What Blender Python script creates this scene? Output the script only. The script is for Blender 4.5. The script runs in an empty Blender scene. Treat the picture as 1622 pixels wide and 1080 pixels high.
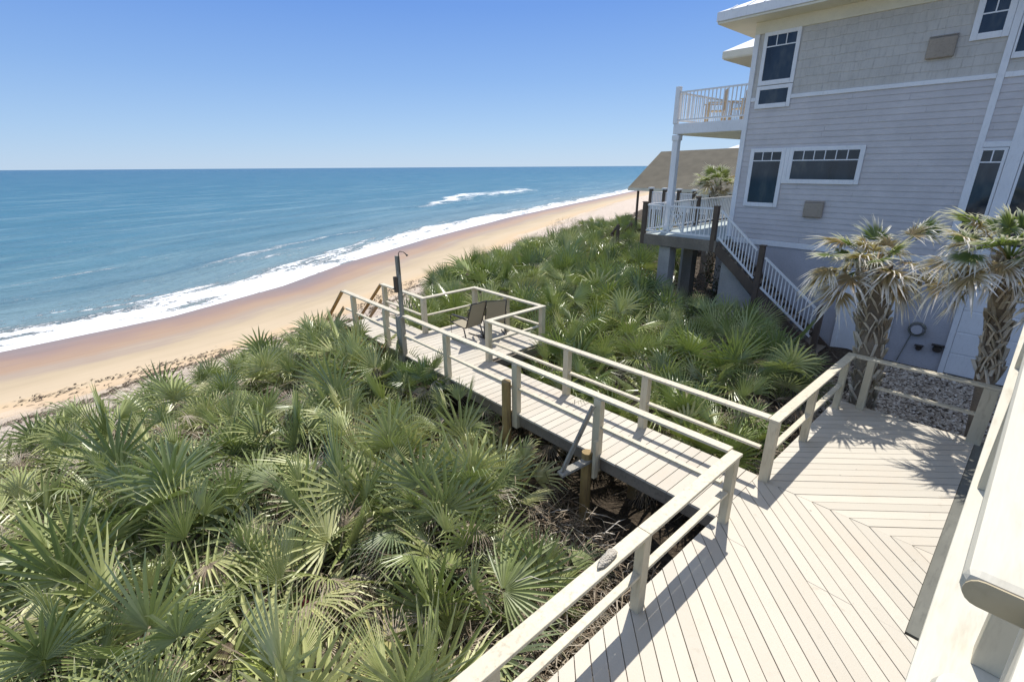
import bpy, math, random
import numpy as np
from mathutils import Vector, Matrix
random.seed(11); np.random.seed(11)
R = math.radians
sc = bpy.context.scene
COL = sc.collection

# ------------------------------------------------------------------ camera
CAMZ = 4.15
pi_, ro_, yaw_ = 0.3470, -0.006515, -0.73435
def _R(p, r):
    cp, sp, cr, sr = math.cos(p), math.sin(p), math.cos(r), math.sin(r)
    return np.array([[1,0,0],[0,cp,sp],[0,-sp,cp]]) @ np.array([[cr,-sr,0],[sr,cr,0],[0,0,1]])
M_ = _R(pi_, ro_)
n_ = (math.cos(yaw_), math.sin(yaw_)); e_ = (math.sin(yaw_), -math.cos(yaw_))
W_ = np.array([[v[0]*n_[0]+v[2]*n_[1], v[0]*e_[0]+v[2]*e_[1], v[1]] for v in [M_[:,i] for i in range(3)]]).T
cd = bpy.data.cameras.new('camera'); cam = bpy.data.objects.new('camera', cd); COL.objects.link(cam)
mw = Matrix([list(W_[0])+[0], list(W_[1])+[0], list(W_[2])+[CAMZ], [0,0,0,1]])
cam.matrix_world = mw
cd.sensor_width = 36; cd.sensor_fit = 'HORIZONTAL'; cd.lens = 36*762.36/1622
cd.clip_start = 0.05; cd.clip_end = 60000
sc.camera = cam

# ------------------------------------------------------------------ light
SUNDIR = Vector((0.55, 0.22, 0.95)).normalized()
elev = math.asin(SUNDIR.z); az = math.atan2(SUNDIR.x, SUNDIR.y)
w = bpy.data.worlds.new('World'); sc.world = w; w.use_nodes = True
nt = w.node_tree; nt.nodes.clear()
sky = nt.nodes.new('ShaderNodeTexSky'); sky.sky_type = 'NISHITA'; sky.sun_disc = False
sky.sun_elevation = elev; sky.sun_rotation = az; sky.altitude = 0; sky.air_density = 1.0; sky.dust_density = 0.1; sky.ozone_density = 1.0
hs = nt.nodes.new('ShaderNodeHueSaturation'); hs.inputs['Saturation'].default_value = 1.0; hs.inputs['Value'].default_value = 1.0
bg = nt.nodes.new('ShaderNodeBackground'); bg.inputs[1].default_value = 0.12
wo = nt.nodes.new('ShaderNodeOutputWorld')
geo = nt.nodes.new('ShaderNodeTexCoord'); sep = nt.nodes.new('ShaderNodeSeparateXYZ'); nt.links.new(geo.outputs['Generated'], sep.inputs[0])
rp = nt.nodes.new('ShaderNodeValToRGB'); el_ = rp.color_ramp.elements
SKS = 0.12
for i_, (p_, c_) in enumerate([(0.0, (.37, .54, .765)), (.06, (.30, .48, .76)), (.15, (.20, .375, .73)), (.26, (.115, .27, .69)), (.42, (.24, .39, .74)), (1.0, (.50, .53, .60))]):
    e_l = el_[i_] if i_ < 2 else el_.new(p_)
    e_l.position = p_; e_l.color = (*c_, 1)
nt.links.new(sep.outputs[2], rp.inputs[0])
vm = nt.nodes.new('ShaderNodeVectorMath'); vm.operation = 'SCALE'; vm.inputs['Scale'].default_value = 1/SKS; nt.links.new(rp.outputs[0], vm.inputs[0])
mxs = nt.nodes.new('ShaderNodeMix'); mxs.data_type = 'RGBA'; mxs.clamp_result = False; mxs.inputs[0].default_value = .84
nt.links.new(sky.outputs[0], mxs.inputs[6]); nt.links.new(vm.outputs[0], mxs.inputs[7])
nt.links.new(mxs.outputs[2], hs.inputs['Color']); nt.links.new(hs.outputs[0], bg.inputs[0]); nt.links.new(bg.outputs[0], wo.inputs[0])
sd = bpy.data.lights.new('sun', 'SUN'); sd.energy = 4.6; sd.angle = R(0.53); sd.color = (1.0, 0.955, 0.88)
so = bpy.data.objects.new('sun', sd); COL.objects.link(so)
so.rotation_euler = SUNDIR.to_track_quat('Z', 'Y').to_euler(); so.location = (30, 10, 60)
sc.view_settings.view_transform = 'Standard'; sc.view_settings.look = 'None'
sc.view_settings.exposure = 0.18; sc.view_settings.gamma = 1.0
sc.cycles.max_bounces = 8; sc.cycles.transparent_max_bounces = 12

# ------------------------------------------------------------------ node helpers
def newmat(name):
    m = bpy.data.materials.new(name); m.use_nodes = True
    return m, m.node_tree, m.node_tree.nodes['Principled BSDF']
def node(nt, t, **kw):
    n = nt.nodes.new(t)
    for k, v in kw.items():
        if k in ('data_type', 'operation', 'blend_type', 'noise_dimensions', 'attribute_name', 'feature', 'distance', 'interpolation_type', 'mode', 'wave_type', 'bands_direction', 'wave_profile', 'musgrave_type', 'clamp', 'rings_direction', 'normalize'):
            setattr(n, k, v)
        else: n.inputs[k.replace('_', ' ')].default_value = v
    return n
def ramp(nt, src, stops, interp='LINEAR'):
    r = nt.nodes.new('ShaderNodeValToRGB'); r.color_ramp.interpolation = interp
    el = r.color_ramp.elements
    while len(el) > 1: el.remove(el[-1])
    el[0].position = stops[0][0]; el[0].color = (*stops[0][1], 1) if len(stops[0][1]) == 3 else stops[0][1]
    for p, c in stops[1:]:
        e = el.new(p); e.color = (*c, 1)
    nt.links.new(src, r.inputs[0]); return r
def objcoord(nt):
    return nt.nodes.new('ShaderNodeTexCoord').outputs['Object']
def poscoord(nt):
    return nt.nodes.new('ShaderNodeNewGeometry').outputs['Position']
def noise(nt, vec, scale, detail=4, rough=.55, stretch=None, dist=0):
    if stretch:
        mp = nt.nodes.new('ShaderNodeMapping'); mp.inputs['Scale'].default_value = stretch
        nt.links.new(vec, mp.inputs[0]); vec = mp.outputs[0]
    n = nt.nodes.new('ShaderNodeTexNoise'); n.inputs['Scale'].default_value = scale
    n.inputs['Detail'].default_value = detail; n.inputs['Roughness'].default_value = rough; n.inputs['Distortion'].default_value = dist
    nt.links.new(vec, n.inputs['Vector']); return n.outputs['Fac']
def mixc(nt, fac, a, b, mode='MIX'):
    m = nt.nodes.new('ShaderNodeMix'); m.data_type = 'RGBA'; m.blend_type = mode; m.clamp_factor = True
    for sock, v in ((m.inputs[0], fac), (m.inputs[6], a), (m.inputs[7], b)):
        if isinstance(v, (int, float)): sock.default_value = v
        elif isinstance(v, tuple): sock.default_value = (*v, 1)
        else: nt.links.new(v, sock)
    return m.outputs[2]
def math_(nt, op, a, b=0.0, c=None, clamp=False):
    m = nt.nodes.new('ShaderNodeMath'); m.operation = op; m.use_clamp = clamp
    for i, v in enumerate((a, b, c)):
        if v is None: continue
        if isinstance(v, (int, float)): m.inputs[i].default_value = v
        else: nt.links.new(v, m.inputs[i])
    return m.outputs[0]
def smooth(nt, v, a, b):
    m = nt.nodes.new('ShaderNodeMapRange'); m.interpolation_type = 'SMOOTHSTEP'
    m.inputs[1].default_value = a; m.inputs[2].default_value = b
    nt.links.new(v, m.inputs[0]); return m.outputs[0]
def bump(nt, bsdf, h, strength, dist):
    b = nt.nodes.new('ShaderNodeBump'); b.inputs['Strength'].default_value = strength; b.inputs['Distance'].default_value = dist
    nt.links.new(h, b.inputs['Height']); nt.links.new(b.outputs[0], bsdf.inputs['Normal']); return b
def attr(nt, name):
    a = nt.nodes.new('ShaderNodeAttribute'); a.attribute_name = name; return a.outputs['Fac']

def paint(name, col, var=.10, rough=.55, grain=None, dirt=None, dirtamt=.35, bs=.25):
    m, nt, b = newmat(name); p = poscoord(nt)
    n1 = noise(nt, p, 1.6, 5, .6); n2 = noise(nt, p, 22, 4, .6, stretch=grain)
    c = mixc(nt, smooth(nt, n1, .3, .7), tuple(x*(1-var) for x in col), tuple(min(.95, x*(1+var*.5)) for x in col))
    c = mixc(nt, math_(nt, 'MULTIPLY', smooth(nt, n2, .48, .75), dirtamt), c, dirt or tuple(x*.55 for x in col))
    nt.links.new(c, b.inputs['Base Color']); b.inputs['Roughness'].default_value = rough
    bump(nt, b, n2, bs, .004); return m

M = {}
# deck paint: one tone per board from the 'tone' attribute, fine grain, scuffs
def board_mat(name, col, axis_stretch, rough=.6):
    m, nt, b = newmat(name); p = poscoord(nt)
    t = attr(nt, 'tone'); big = noise(nt, p, .9, 5, .6); fine = noise(nt, p, 55, 4, .7); sp = noise(nt, p, 7, 6, .7)
    c = mixc(nt, t, tuple(x*.92 for x in col), tuple(x*1.06 for x in col))
    c = mixc(nt, math_(nt, 'MULTIPLY', smooth(nt, big, .45, .75), .35), c, (col[0]*.98, col[1]*.86, col[2]*.78))
    c = mixc(nt, math_(nt, 'MULTIPLY', smooth(nt, sp, .58, .8), .35), c, tuple(x*.6 for x in col))
    c = mixc(nt, math_(nt, 'MULTIPLY', smooth(nt, fine, .5, .8), .25), c, tuple(x*.7 for x in col))
    kn = nt.nodes.new('ShaderNodeTexVoronoi'); kn.inputs['Scale'].default_value = 2.3; nt.links.new(p, kn.inputs['Vector'])
    kd = math_(nt, 'SUBTRACT', 1.0, smooth(nt, kn.outputs['Distance'], .012, .045))
    c = mixc(nt, math_(nt, 'MULTIPLY', kd, .8), c, tuple(x*.25 for x in col))
    stn = noise(nt, p, 2.6, 7, .75, dist=1.2)
    c = mixc(nt, math_(nt, 'MULTIPLY', smooth(nt, stn, .60, .74), .45), c, (col[0]*.62, col[1]*.58, col[2]*.5))
    nt.links.new(c, b.inputs['Base Color']); b.inputs['Roughness'].default_value = rough
    bump(nt, b, fine, .5, .003); return m
M['deck'] = board_mat('deck_paint', (.56, .51, .42), None)
M['walk'] = board_mat('walkway_paint', (.54, .49, .405), None)
M['rail'] = paint('rail_paint', (.62, .555, .415), .10, .5, (1, 1, 1), (.30, .25, .18), .6)
M['post'] = paint('post_paint', (.60, .53, .38), .12, .55, (1, 1, .2), (.33, .27, .18), .5)
M['capwhite'] = paint('upper_rail_paint', (.60, .56, .455), .07, .5, (.15, 1, 1), (.42, .37, .27), .6, .5)
M['beam'] = paint('weathered_beam', (.24, .20, .155), .25, .8, (1, 1, 1), (.12, .09, .06), .6)
M['piling'] = paint('treated_piling', (.36, .25, .10), .3, .75, (1, 1, .12), (.16, .10, .05), .7)
M['rawwood'] = paint('raw_stair_wood', (.42, .26, .11), .25, .7, (1, 1, .3), (.2, .12, .06), .6)
M['greywood'] = paint('grey_driftwood', (.33, .31, .26), .2, .85, (1, 1, .12), (.11, .10, .08), .7)
M['skirt'] = paint('grey_green_board', (.16, .16, .135), .15, .8, (.2, 1, 1), (.08, .08, .07), .6)
M['white'] = paint('white_trim_paint', (.80, .80, .80), .05, .45, (1, 1, .3), (.5, .5, .48), .25, .1)
M['cream'] = paint('cream_soffit_paint', (.74, .69, .55), .06, .5, (1, 1, 1), (.55, .5, .4), .3, .1)
M['siding'] = paint('grey_clapboard_paint', (.60, .565, .55), .08, .6, (1, .25, 4), (.33, .32, .31), .35, .2)
M['shingle'] = paint('grey_shingle_stain', (.56, .53, .48), .08, .8, (1, 1, .15), (.36, .34, .30), .4, .3)
M['stucco'] = paint('grey_stucco', (.45, .44, .46), .08, .9, (1, 1, 1), (.27, .26, .25), .4, .6)
M['concrete'] = paint('pier_concrete', (.42, .39, .35), .15, .9, (1, 1, 1), (.2, .18, .15), .5, .6)
M['brownpost'] = paint('brown_post_stain', (.12, .085, .06), .2, .7, (1, 1, .2), (.05, .04, .03), .5)
M['roof'] = paint('brown_roof_shingle', (.115, .10, .07), .18, .9, (1, 1, 1), (.10, .085, .065), .6, .6)
M['metalroof'] = paint('white_metal_roof', (.74, .75, .76), .05, .35, (1, 1, 1), (.5, .5, .5), .3, .1)
M['vent'] = paint('tan_vent_paint', (.36, .30, .235), .1, .7, (1, 1, 1), (.17, .14, .1), .4)
M['blackmetal'] = paint('dark_bronze_metal', (.045, .035, .028), .2, .4, (1, 1, 1), (.02, .02, .02), .4)
M['tealdeck'] = paint('pale_teal_deck_paint', (.40, .46, .46), .1, .6, (1, 1, 1), (.25, .33, .33), .4)
M['teak'] = paint('pale_teak', (.52, .40, .25), .15, .6, (1, 1, 1), (.3, .22, .13), .5)
M['bouncetan'] = paint('cap_end_bounce_tan', (.50, .42, .27), .15, .8, (1, 1, 1), (.25, .19, .11), .4)  # tan of warm bounce light, painted in for the shaded cap end
M['rust'] = paint('flaking_red_brown_edge', (.30, .12, .045), .4, .9, (1, 1, 1), (.62, .40, .2), .9, 1)
M['greencloth'] = paint('grey_green_panel', (.42, .50, .45), .06, .6)
M['red'] = paint('dark_red_litter', (.15, .012, .022), .2, .6)
def sling_mat():
    m, nt, b = newmat('tan_sling_mesh'); p = objcoord(nt)
    n = noise(nt, p, 160, 2, .5); c = mixc(nt, n, (.25, .21, .14), (.40, .35, .25))
    nt.links.new(c, b.inputs['Base Color']); b.inputs['Roughness'].default_value = .8; bump(nt, b, n, .3, .002); return m
M['sling'] = sling_mat()
def coral_mat():
    m, nt, b = newmat('pitted_coral'); p = poscoord(nt)
    v = nt.nodes.new('ShaderNodeTexVoronoi'); v.inputs['Scale'].default_value = 60; nt.links.new(p, v.inputs['Vector'])
    c = ramp(nt, v.outputs['Distance'], [(0, (.17, .14, .10)), (.35, (.42, .38, .31)), (1, (.55, .5, .42))])
    nt.links.new(c.outputs[0], b.inputs['Base Color']); b.inputs['Roughness'].default_value = .9
    bump(nt, b, v.outputs['Distance'], 1, .012); return m
M['coral'] = coral_mat()
def glass_mat():
    m, nt, b = newmat('dark_window_glass'); p = poscoord(nt)
    n = noise(nt, p, 1.3, 3, .6, stretch=(1, 1.6, .6))
    c = ramp(nt, n, [(.35, (.008, .012, .022)), (.55, (.02, .03, .045)), (.72, (.07, .075, .075))])
    nt.links.new(c.outputs[0], b.inputs['Base Color']); b.inputs['Roughness'].default_value = .06
    b.inputs['Specular IOR Level'].default_value = .6; return m
M['glass'] = glass_mat()

def leaf_mat(name, stops, tipcol, tip0, tip1, trans=.22, rough=.38, objvar=.45, sheen=.5):
    m, nt, b = newmat(name)
    oi = nt.nodes.new('ShaderNodeObjectInfo')
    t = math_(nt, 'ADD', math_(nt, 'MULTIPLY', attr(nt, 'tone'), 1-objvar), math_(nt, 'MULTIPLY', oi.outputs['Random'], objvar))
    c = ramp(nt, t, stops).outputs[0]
    rr = attr(nt, 'rr')
    c = mixc(nt, smooth(nt, rr, tip0, tip1), c, tipcol)
    n = noise(nt, objcoord(nt), 9, 3, .6)
    c = mixc(nt, math_(nt, 'MULTIPLY', smooth(nt, n, .45, .75), .35), c, (.18, .19, .10), 'MIX')
    nt.links.new(c, b.inputs['Base Color']); b.inputs['Roughness'].default_value = rough
    b.inputs['Specular IOR Level'].default_value = sheen
    tr = nt.nodes.new('ShaderNodeBsdfTranslucent'); nt.links.new(mixc(nt, .5, c, (.25, .35, .04)), tr.inputs[0])
    mx = nt.nodes.new('ShaderNodeMixShader'); mx.inputs[0].default_value = trans
    out = nt.nodes['Material Output']
    nt.links.new(b.outputs[0], mx.inputs[1]); nt.links.new(tr.outputs[0], mx.inputs[2]); nt.links.new(mx.outputs[0], out.inputs[0])
    return m
M['palmetto'] = leaf_mat('palmetto_leaf', [(.0, (.13, .18, .10)), (.18, (.33, .37, .19)), (.36, (.23, .28, .09)), (.56, (.46, .49, .21)), (.78, (.58, .57, .29)), (1, (.64, .57, .22))], (.62, .57, .40), .84, 1.02, .16, .37, sheen=.6)
M['palmetto_lush'] = leaf_mat('lush_palmetto_leaf', [(.0, (.09, .14, .05)), (.28, (.22, .28, .10)), (.52, (.26, .32, .08)), (.74, (.43, .46, .18)), (1, (.56, .53, .24))], (.56, .50, .32), .84, 1.02, .14, .32, sheen=.8)
M['yellowfan'] = leaf_mat('yellow_palmetto_leaf', [(0, (.36, .42, .10)), (1, (.46, .50, .16))], (.5, .45, .22), .88, 1.0)
M['deadfrond'] = leaf_mat('dead_palmetto_leaf', [(0, (.16, .11, .08)), (.35, (.32, .25, .19)), (.65, (.46, .39, .31)), (1, (.60, .54, .46))], (.42, .37, .3), .8, 1.0, .1, .7, .3, .2)
M['litter'] = leaf_mat('leaf_litter', [(0, (.05, .032, .022)), (.3, (.14, .10, .07)), (.55, (.28, .22, .16)), (.8, (.47, .40, .31)), (1, (.66, .60, .52))], (.3, .25, .2), .9, 1.1, .05, .8, 0, .2)
M['cabbage'] = leaf_mat('cabbage_palm_leaf', [(0, (.10, .15, .045)), (.5, (.18, .23, .07)), (1, (.30, .33, .11))], (.85, .80, .70), .42, .74, .34, .45)
M['cabbagedry'] = leaf_mat('dry_cabbage_palm_leaf', [(0, (.34, .21, .09)), (.45, (.52, .38, .20)), (.8, (.62, .50, .32)), (1, (.68, .60, .44))], (.90, .84, .78), .35, .75, .32, .6)
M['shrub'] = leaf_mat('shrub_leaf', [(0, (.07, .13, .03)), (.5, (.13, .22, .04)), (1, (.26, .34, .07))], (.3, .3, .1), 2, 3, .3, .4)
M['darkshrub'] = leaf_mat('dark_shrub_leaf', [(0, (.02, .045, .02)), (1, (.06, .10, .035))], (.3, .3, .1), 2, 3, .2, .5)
M['twig'] = paint('brown_twig_bark', (.15, .105, .075), .3, .85, (1, 1, 1), (.28, .23, .18), .6)
M['boot'] = leaf_mat('palm_boot_bark', [(0, (.24, .19, .13)), (.5, (.48, .41, .31)), (1, (.68, .61, .50))], (.62, .55, .45), .7, 1.0, .0, .85, .0, .2)
M['bark'] = paint('palm_bark', (.22, .175, .125), .3, .9, (1, 1, 4), (.04, .03, .02), .6, 1)

# ------------------------------------------------------------------ mesh helpers
class MB:
    def __init__(s): s.v = []; s.f = []; s.t = []; s.r = []; s.use = False
    def add(s, vs, fs, tone=None, rr=None):
        o = len(s.v); s.v += [tuple(x) for x in vs]; s.f += [tuple(i+o for i in f) for f in fs]
        s.t += (tone if isinstance(tone, list) else [tone if tone is not None else 0.5]*len(vs))
        s.r += (rr if isinstance(rr, list) else [rr if rr is not None else 0.5]*len(vs))
        if tone is not None: s.use = True
    def box(s, x0, x1, y0, y1, z0, z1, tone=None):
        s.add([(x0,y0,z0),(x1,y0,z0),(x1,y1,z0),(x0,y1,z0),(x0,y0,z1),(x1,y0,z1),(x1,y1,z1),(x0,y1,z1)],
              [(0,3,2,1),(4,5,6,7),(0,1,5,4),(1,2,6,5),(2,3,7,6),(3,0,4,7)], tone)
    def beam(s, p0, p1, w, h, up=(0,0,1), tone=None, w1=None):
        p0, p1 = Vector(p0), Vector(p1); d = (p1-p0).normalized(); u = Vector(up)
        a = d.cross(u)
        if a.length < 1e-4: a = d.cross(Vector((1,0,0)))
        a.normalize(); u = a.cross(d).normalized()
        vs = []
        for p, ww in ((p0, w), (p1, w1 or w)):
            for sa, su in ((-1,-1),(1,-1),(1,1),(-1,1)): vs.append(p + a*(sa*ww/2) + u*(su*h/2))
        s.add(vs, [(0,1,2,3),(7,6,5,4),(0,4,5,1),(1,5,6,2),(2,6,7,3),(3,7,4,0)], tone)
    def prism(s, poly, z0, z1, tone=None):
        n = len(poly)
        if n < 3: return
        ar = sum(poly[i][0]*poly[(i+1)%n][1]-poly[(i+1)%n][0]*poly[i][1] for i in range(n))
        if ar < 0: poly = poly[::-1]
        vs = [(x,y,z0) for x,y in poly]+[(x,y,z1) for x,y in poly]
        fs = [tuple(range(n))[::-1], tuple(range(n,2*n))]+[(i,(i+1)%n,(i+1)%n+n,i+n) for i in range(n)]
        s.add(vs, fs, tone)
    def xprism(s, poly, x0, x1, tone=None):     # poly in (y,z)
        n = len(poly)
        vs = [(x0,y,z) for y,z in poly]+[(x1,y,z) for y,z in poly]
        fs = [tuple(range(n)), tuple(range(n,2*n))[::-1]]+[(i,i+n,(i+1)%n+n,(i+1)%n) for i in range(n)]
        s.add(vs, fs, tone)
    def tube(s, pts, rad, k=8, tone=None, cap=True):
        pts = [Vector(p) for p in pts]; vs = []; n = len(pts)
        ref = Vector((0,0,1))
        if abs((pts[-1]-pts[0]).normalized().z) > .9: ref = Vector((1,0,0))
        for i, p in enumerate(pts):
            d = (pts[min(i+1,n-1)]-pts[max(i-1,0)]).normalized()
            a = d.cross(ref).normalized(); b = d.cross(a).normalized(); r = rad[i] if isinstance(rad, (list,tuple)) else rad
            for j in range(k):
                t = 2*math.pi*j/k; vs.append(p+a*(math.cos(t)*r)+b*(math.sin(t)*r))
        fs = [(i*k+j, i*k+(j+1)%k, (i+1)*k+(j+1)%k, (i+1)*k+j) for i in range(n-1) for j in range(k)]
        if cap: fs += [tuple(range(k))[::-1], tuple(range((n-1)*k, n*k))]
        s.add(vs, fs, tone)
    def build(s, name, mat, parent=None, bevel=0, smooth=False):
        me = bpy.data.meshes.new(name); me.from_pydata(s.v, [], s.f); me.update()
        if s.use:
            a = me.attributes.new('tone', 'FLOAT', 'POINT'); a.data.foreach_set('value', s.t)
            a = me.attributes.new('rr', 'FLOAT', 'POINT'); a.data.foreach_set('value', s.r)
        me.materials.append(mat)
        if smooth: me.polygons.foreach_set('use_smooth', [True]*len(me.polygons))
        o = bpy.data.objects.new(name, me); COL.objects.link(o)
        if parent: o.parent = parent
        if bevel:
            bv = o.modifiers.new('bevel', 'BEVEL'); bv.width = bevel; bv.segments = 2; bv.limit_method = 'ANGLE'
        return o
def tag(o, label=None, cat=None, group=None, kind=None):
    if label: o['label'] = label
    if cat: o['category'] = cat
    if group: o['group'] = group
    if kind: o['kind'] = kind
    return o
def thing(name, label, cat, loc=(0,0,0), group=None):
    o = bpy.data.objects.new(name, None); COL.objects.link(o); o.location = loc; o.empty_display_size = .2
    return tag(o, label, cat, group)
def part(mb, name, mat, parent, bevel=0, smooth=False):
    """build a world-space mesh as a child of a thing whose Empty stands at its base"""
    o = mb.build(name, mat, None, bevel, smooth)
    p = parent; off = Vector(p.location)
    q = p.parent
    while q: off += Vector(q.location); q = q.parent
    o.data.transform(Matrix.Translation(-off)); o.parent = parent
    return o
def clip(poly, a, b, c):      # keep a*x+b*y<=c
    out = []; n = len(poly)
    for i in range(n):
        p, q = poly[i], poly[(i+1)%n]; dp = a*p[0]+b*p[1]-c; dq = a*q[0]+b*q[1]-c
        if dp <= 0: out.append(p)
        if (dp < 0 < dq) or (dq < 0 < dp):
            t = dp/(dp-dq); out.append((p[0]+(q[0]-p[0])*t, p[1]+(q[1]-p[1])*t))
    return out
def interp(x, xs, ys): return float(np.interp(x, xs, ys))

# ------------------------------------------------------------------ terrain functions
SX = [-300, -60, -4.2, 3.7, 12, 19.9, 36, 62.5, 100, 164.6, 400, 1500, 7000, 30000]
SY = [-60, 22, 36.6, 38.0, 42.0, 48.0, 57.5, 71.0, 86.5, 113, 205, 620, 2600, 10000]
DXs = [-300, -60, -2.8, 6.4, 19.6, 40, 89, 164.6, 400, 1500, 7000]
DYs = [-80, 6, 18.8, 20.6, 26.5, 38.5, 63, 92, 180, 580, 2500]
def S(x): return interp(x, SX, SY)
def D(x): return interp(x, DXs, DYs)
def sst(t): t = min(1, max(0, t)); return t*t*(3-2*t)
def gz(x, y):
    d = D(x)-y
    if d <= 0:
        t = -d/(S(x)-D(x)); return -3-2*t - (0.25*math.sin(math.pi*min(1,t)) if t < 1 else 0)
    cap = -1.45 + .5*sst((x-7.5)/3)
    t = sst(min(1, d/10.5)) if x < 30 else min(1, d/17)
    z = -3+(cap+3)*t
    if d > 1.5 and not (x > 10.5 and y < 2.6):
        z += (.13*math.sin(x*1.7+y*.6)*math.cos(y*1.3-x*.4)+.06*math.sin(x*3.9)*math.sin(y*3.3))*min(1, d/3)
    return z

# ------------------------------------------------------------------ ground sheet
def grid_mesh(name, P, attrs, mat):
    ny, nx = P.shape[:2]
    idx = np.arange(ny*nx).reshape(ny, nx)
    f = np.stack([idx[:-1,:-1], idx[:-1,1:], idx[1:,1:], idx[1:,:-1]], -1).reshape(-1, 4)
    me = bpy.data.meshes.new(name); me.from_pydata(P.reshape(-1,3).tolist(), [], f.tolist()); me.update()
    for k, a in attrs.items():
        at = me.attributes.new(k, 'FLOAT', 'POINT'); at.data.foreach_set('value', a.reshape(-1).astype(np.float32))
    me.polygons.foreach_set('use_smooth', [True]*len(me.polygons)); me.materials.append(mat)
    o = bpy.data.objects.new(name, me); COL.objects.link(o); return o
def ground_mat():
    m, nt, b = newmat('beach_sand'); p = poscoord(nt)
    u = attr(nt, 'u')    # metres inland of the waterline
    n = noise(nt, p, .18, 4, .6); n2 = noise(nt, p, .9, 5, .6); fine = noise(nt, p, 30, 5, .7)
    uu = math_(nt, 'ADD', u, math_(nt, 'MULTIPLY', math_(nt, 'SUBTRACT', n, .5), 5.0))
    uu = math_(nt, 'ADD', uu, math_(nt, 'MULTIPLY', math_(nt, 'SUBTRACT', n2, .5), 1.0))
    un = math_(nt, 'DIVIDE', uu, 30.0)
    sepx = nt.nodes.new('ShaderNodeSeparateXYZ'); nt.links.new(p, sepx.inputs[0])
    cmx = nt.nodes.new('ShaderNodeCombineXYZ'); nt.links.new(math_(nt, 'MULTIPLY', u, .9), cmx.inputs[0]); nt.links.new(math_(nt, 'MULTIPLY', sepx.outputs[0], .09), cmx.inputs[1])
    strk = noise(nt, cmx.outputs[0], .9, 6, .65, dist=.5)
    un = math_(nt, 'ADD', un, math_(nt, 'MULTIPLY', math_(nt, 'SUBTRACT', strk, .5), .16))
    c = ramp(nt, un, [(0, (.25, .175, .135)), (.10, (.32, .21, .155)), (.17, (.38, .255, .165)), (.225, (.36, .28, .215)), (.28, (.45, .355, .235)),
                      (.38, (.53, .42, .285)), (.43, (.56, .42, .26)), (.47, (.57, .42, .27)), (.50, (.60, .49, .37)), (.56, (.66, .55, .45)), (1, (.68, .57, .47))]).outputs[0]
    sp = noise(nt, p, 3.2, 6, .7)
    dry = smooth(nt, u, 13.5, 16)
    c = mixc(nt, math_(nt, 'MULTIPLY', smooth(nt, sp, .50, .68), math_(nt, 'MULTIPLY', dry, .55)), c, (.38, .28, .20))
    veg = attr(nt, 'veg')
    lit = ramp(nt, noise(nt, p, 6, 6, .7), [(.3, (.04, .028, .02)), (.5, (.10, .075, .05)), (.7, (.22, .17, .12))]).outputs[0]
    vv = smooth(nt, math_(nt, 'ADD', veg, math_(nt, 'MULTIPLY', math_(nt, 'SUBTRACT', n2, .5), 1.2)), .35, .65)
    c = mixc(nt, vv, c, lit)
    nt.links.new(c, b.inputs['Base Color'])
    rg = nt.nodes.new('ShaderNodeMapRange'); rg.inputs[1].default_value = 1; rg.inputs[2].default_value = 9; rg.inputs[3].default_value = .32; rg.inputs[4].default_value = .95
    nt.links.new(uu, rg.inputs[0]); nt.links.new(rg.outputs[0], b.inputs['Roughness']); b.inputs['Specular IOR Level'].default_value = .35
    h = math_(nt, 'MULTIPLY', math_(nt, 'ADD', math_(nt, 'MULTIPLY', sp, 1.0), math_(nt, 'MULTIPLY', fine, .12)), math_(nt, 'ADD', dry, math_(nt, 'MULTIPLY', veg, .8)))
    vo = nt.nodes.new('ShaderNodeTexVoronoi'); vo.inputs['Scale'].default_value = 1.9; nt.links.new(p, vo.inputs['Vector'])
    h = math_(nt, 'SUBTRACT', h, math_(nt, 'MULTIPLY', math_(nt, 'MULTIPLY', math_(nt, 'SUBTRACT', 1.0, smooth(nt, vo.outputs['Distance'], .06, .24)), smooth(nt, sp, .42, .6)), math_(nt, 'MULTIPLY', smooth(nt, u, 11, 14), .5)))
    bump(nt, b, h, 1.0, .26); return m
def cum(segs):
    out = [segs[0][0]]
    for a, b_, n in segs: out += list(np.linspace(a, b_, n+1)[1:])
    return np.array(out)
xs = cum([(-300, -40, 14), (-40, -6, 34), (-6, 18, 80), (18, 60, 60), (60, 200, 60), (200, 1500, 50), (1500, 7000, 12)])
rows = []
for x in xs:
    Dx, Sx = D(x), S(x)
    ys = np.concatenate([np.linspace(-30, 1, 12)[:-1] if Dx > 3 else np.linspace(Dx-60, Dx-20, 12)[:-1],
                         np.linspace(1 if Dx > 3 else Dx-20, Dx, 56)[:-1], np.linspace(Dx, Sx, 50)[:-1], np.linspace(Sx, Sx+14, 12)])
    rows.append(ys)
Y = np.array(rows).T; X = np.tile(xs, (Y.shape[0], 1))
Z = np.array([[gz(X[j,i], Y[j,i]) for i in range(X.shape[1])] for j in range(Y.shape[0])])
U = np.array([[(S(X[0,i])-Y[j,i]) for i in range(X.shape[1])] for j in range(Y.shape[0])])
slope = np.gradient(np.array([S(x) for x in xs]), xs); cosn = 1/np.sqrt(1+slope**2)
U = U/np.maximum(1, np.where(U > 0, np.array([S(x)-D(x) for x in xs])[None,:]/17.0, 1))
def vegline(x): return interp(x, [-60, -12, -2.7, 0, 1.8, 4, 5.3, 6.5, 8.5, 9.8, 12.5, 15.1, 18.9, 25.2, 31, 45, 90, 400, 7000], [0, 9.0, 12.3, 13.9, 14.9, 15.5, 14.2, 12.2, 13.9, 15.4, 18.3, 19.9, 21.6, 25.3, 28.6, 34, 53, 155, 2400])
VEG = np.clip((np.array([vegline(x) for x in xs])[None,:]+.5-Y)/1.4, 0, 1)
P = np.stack([X, Y, Z], -1)
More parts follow.
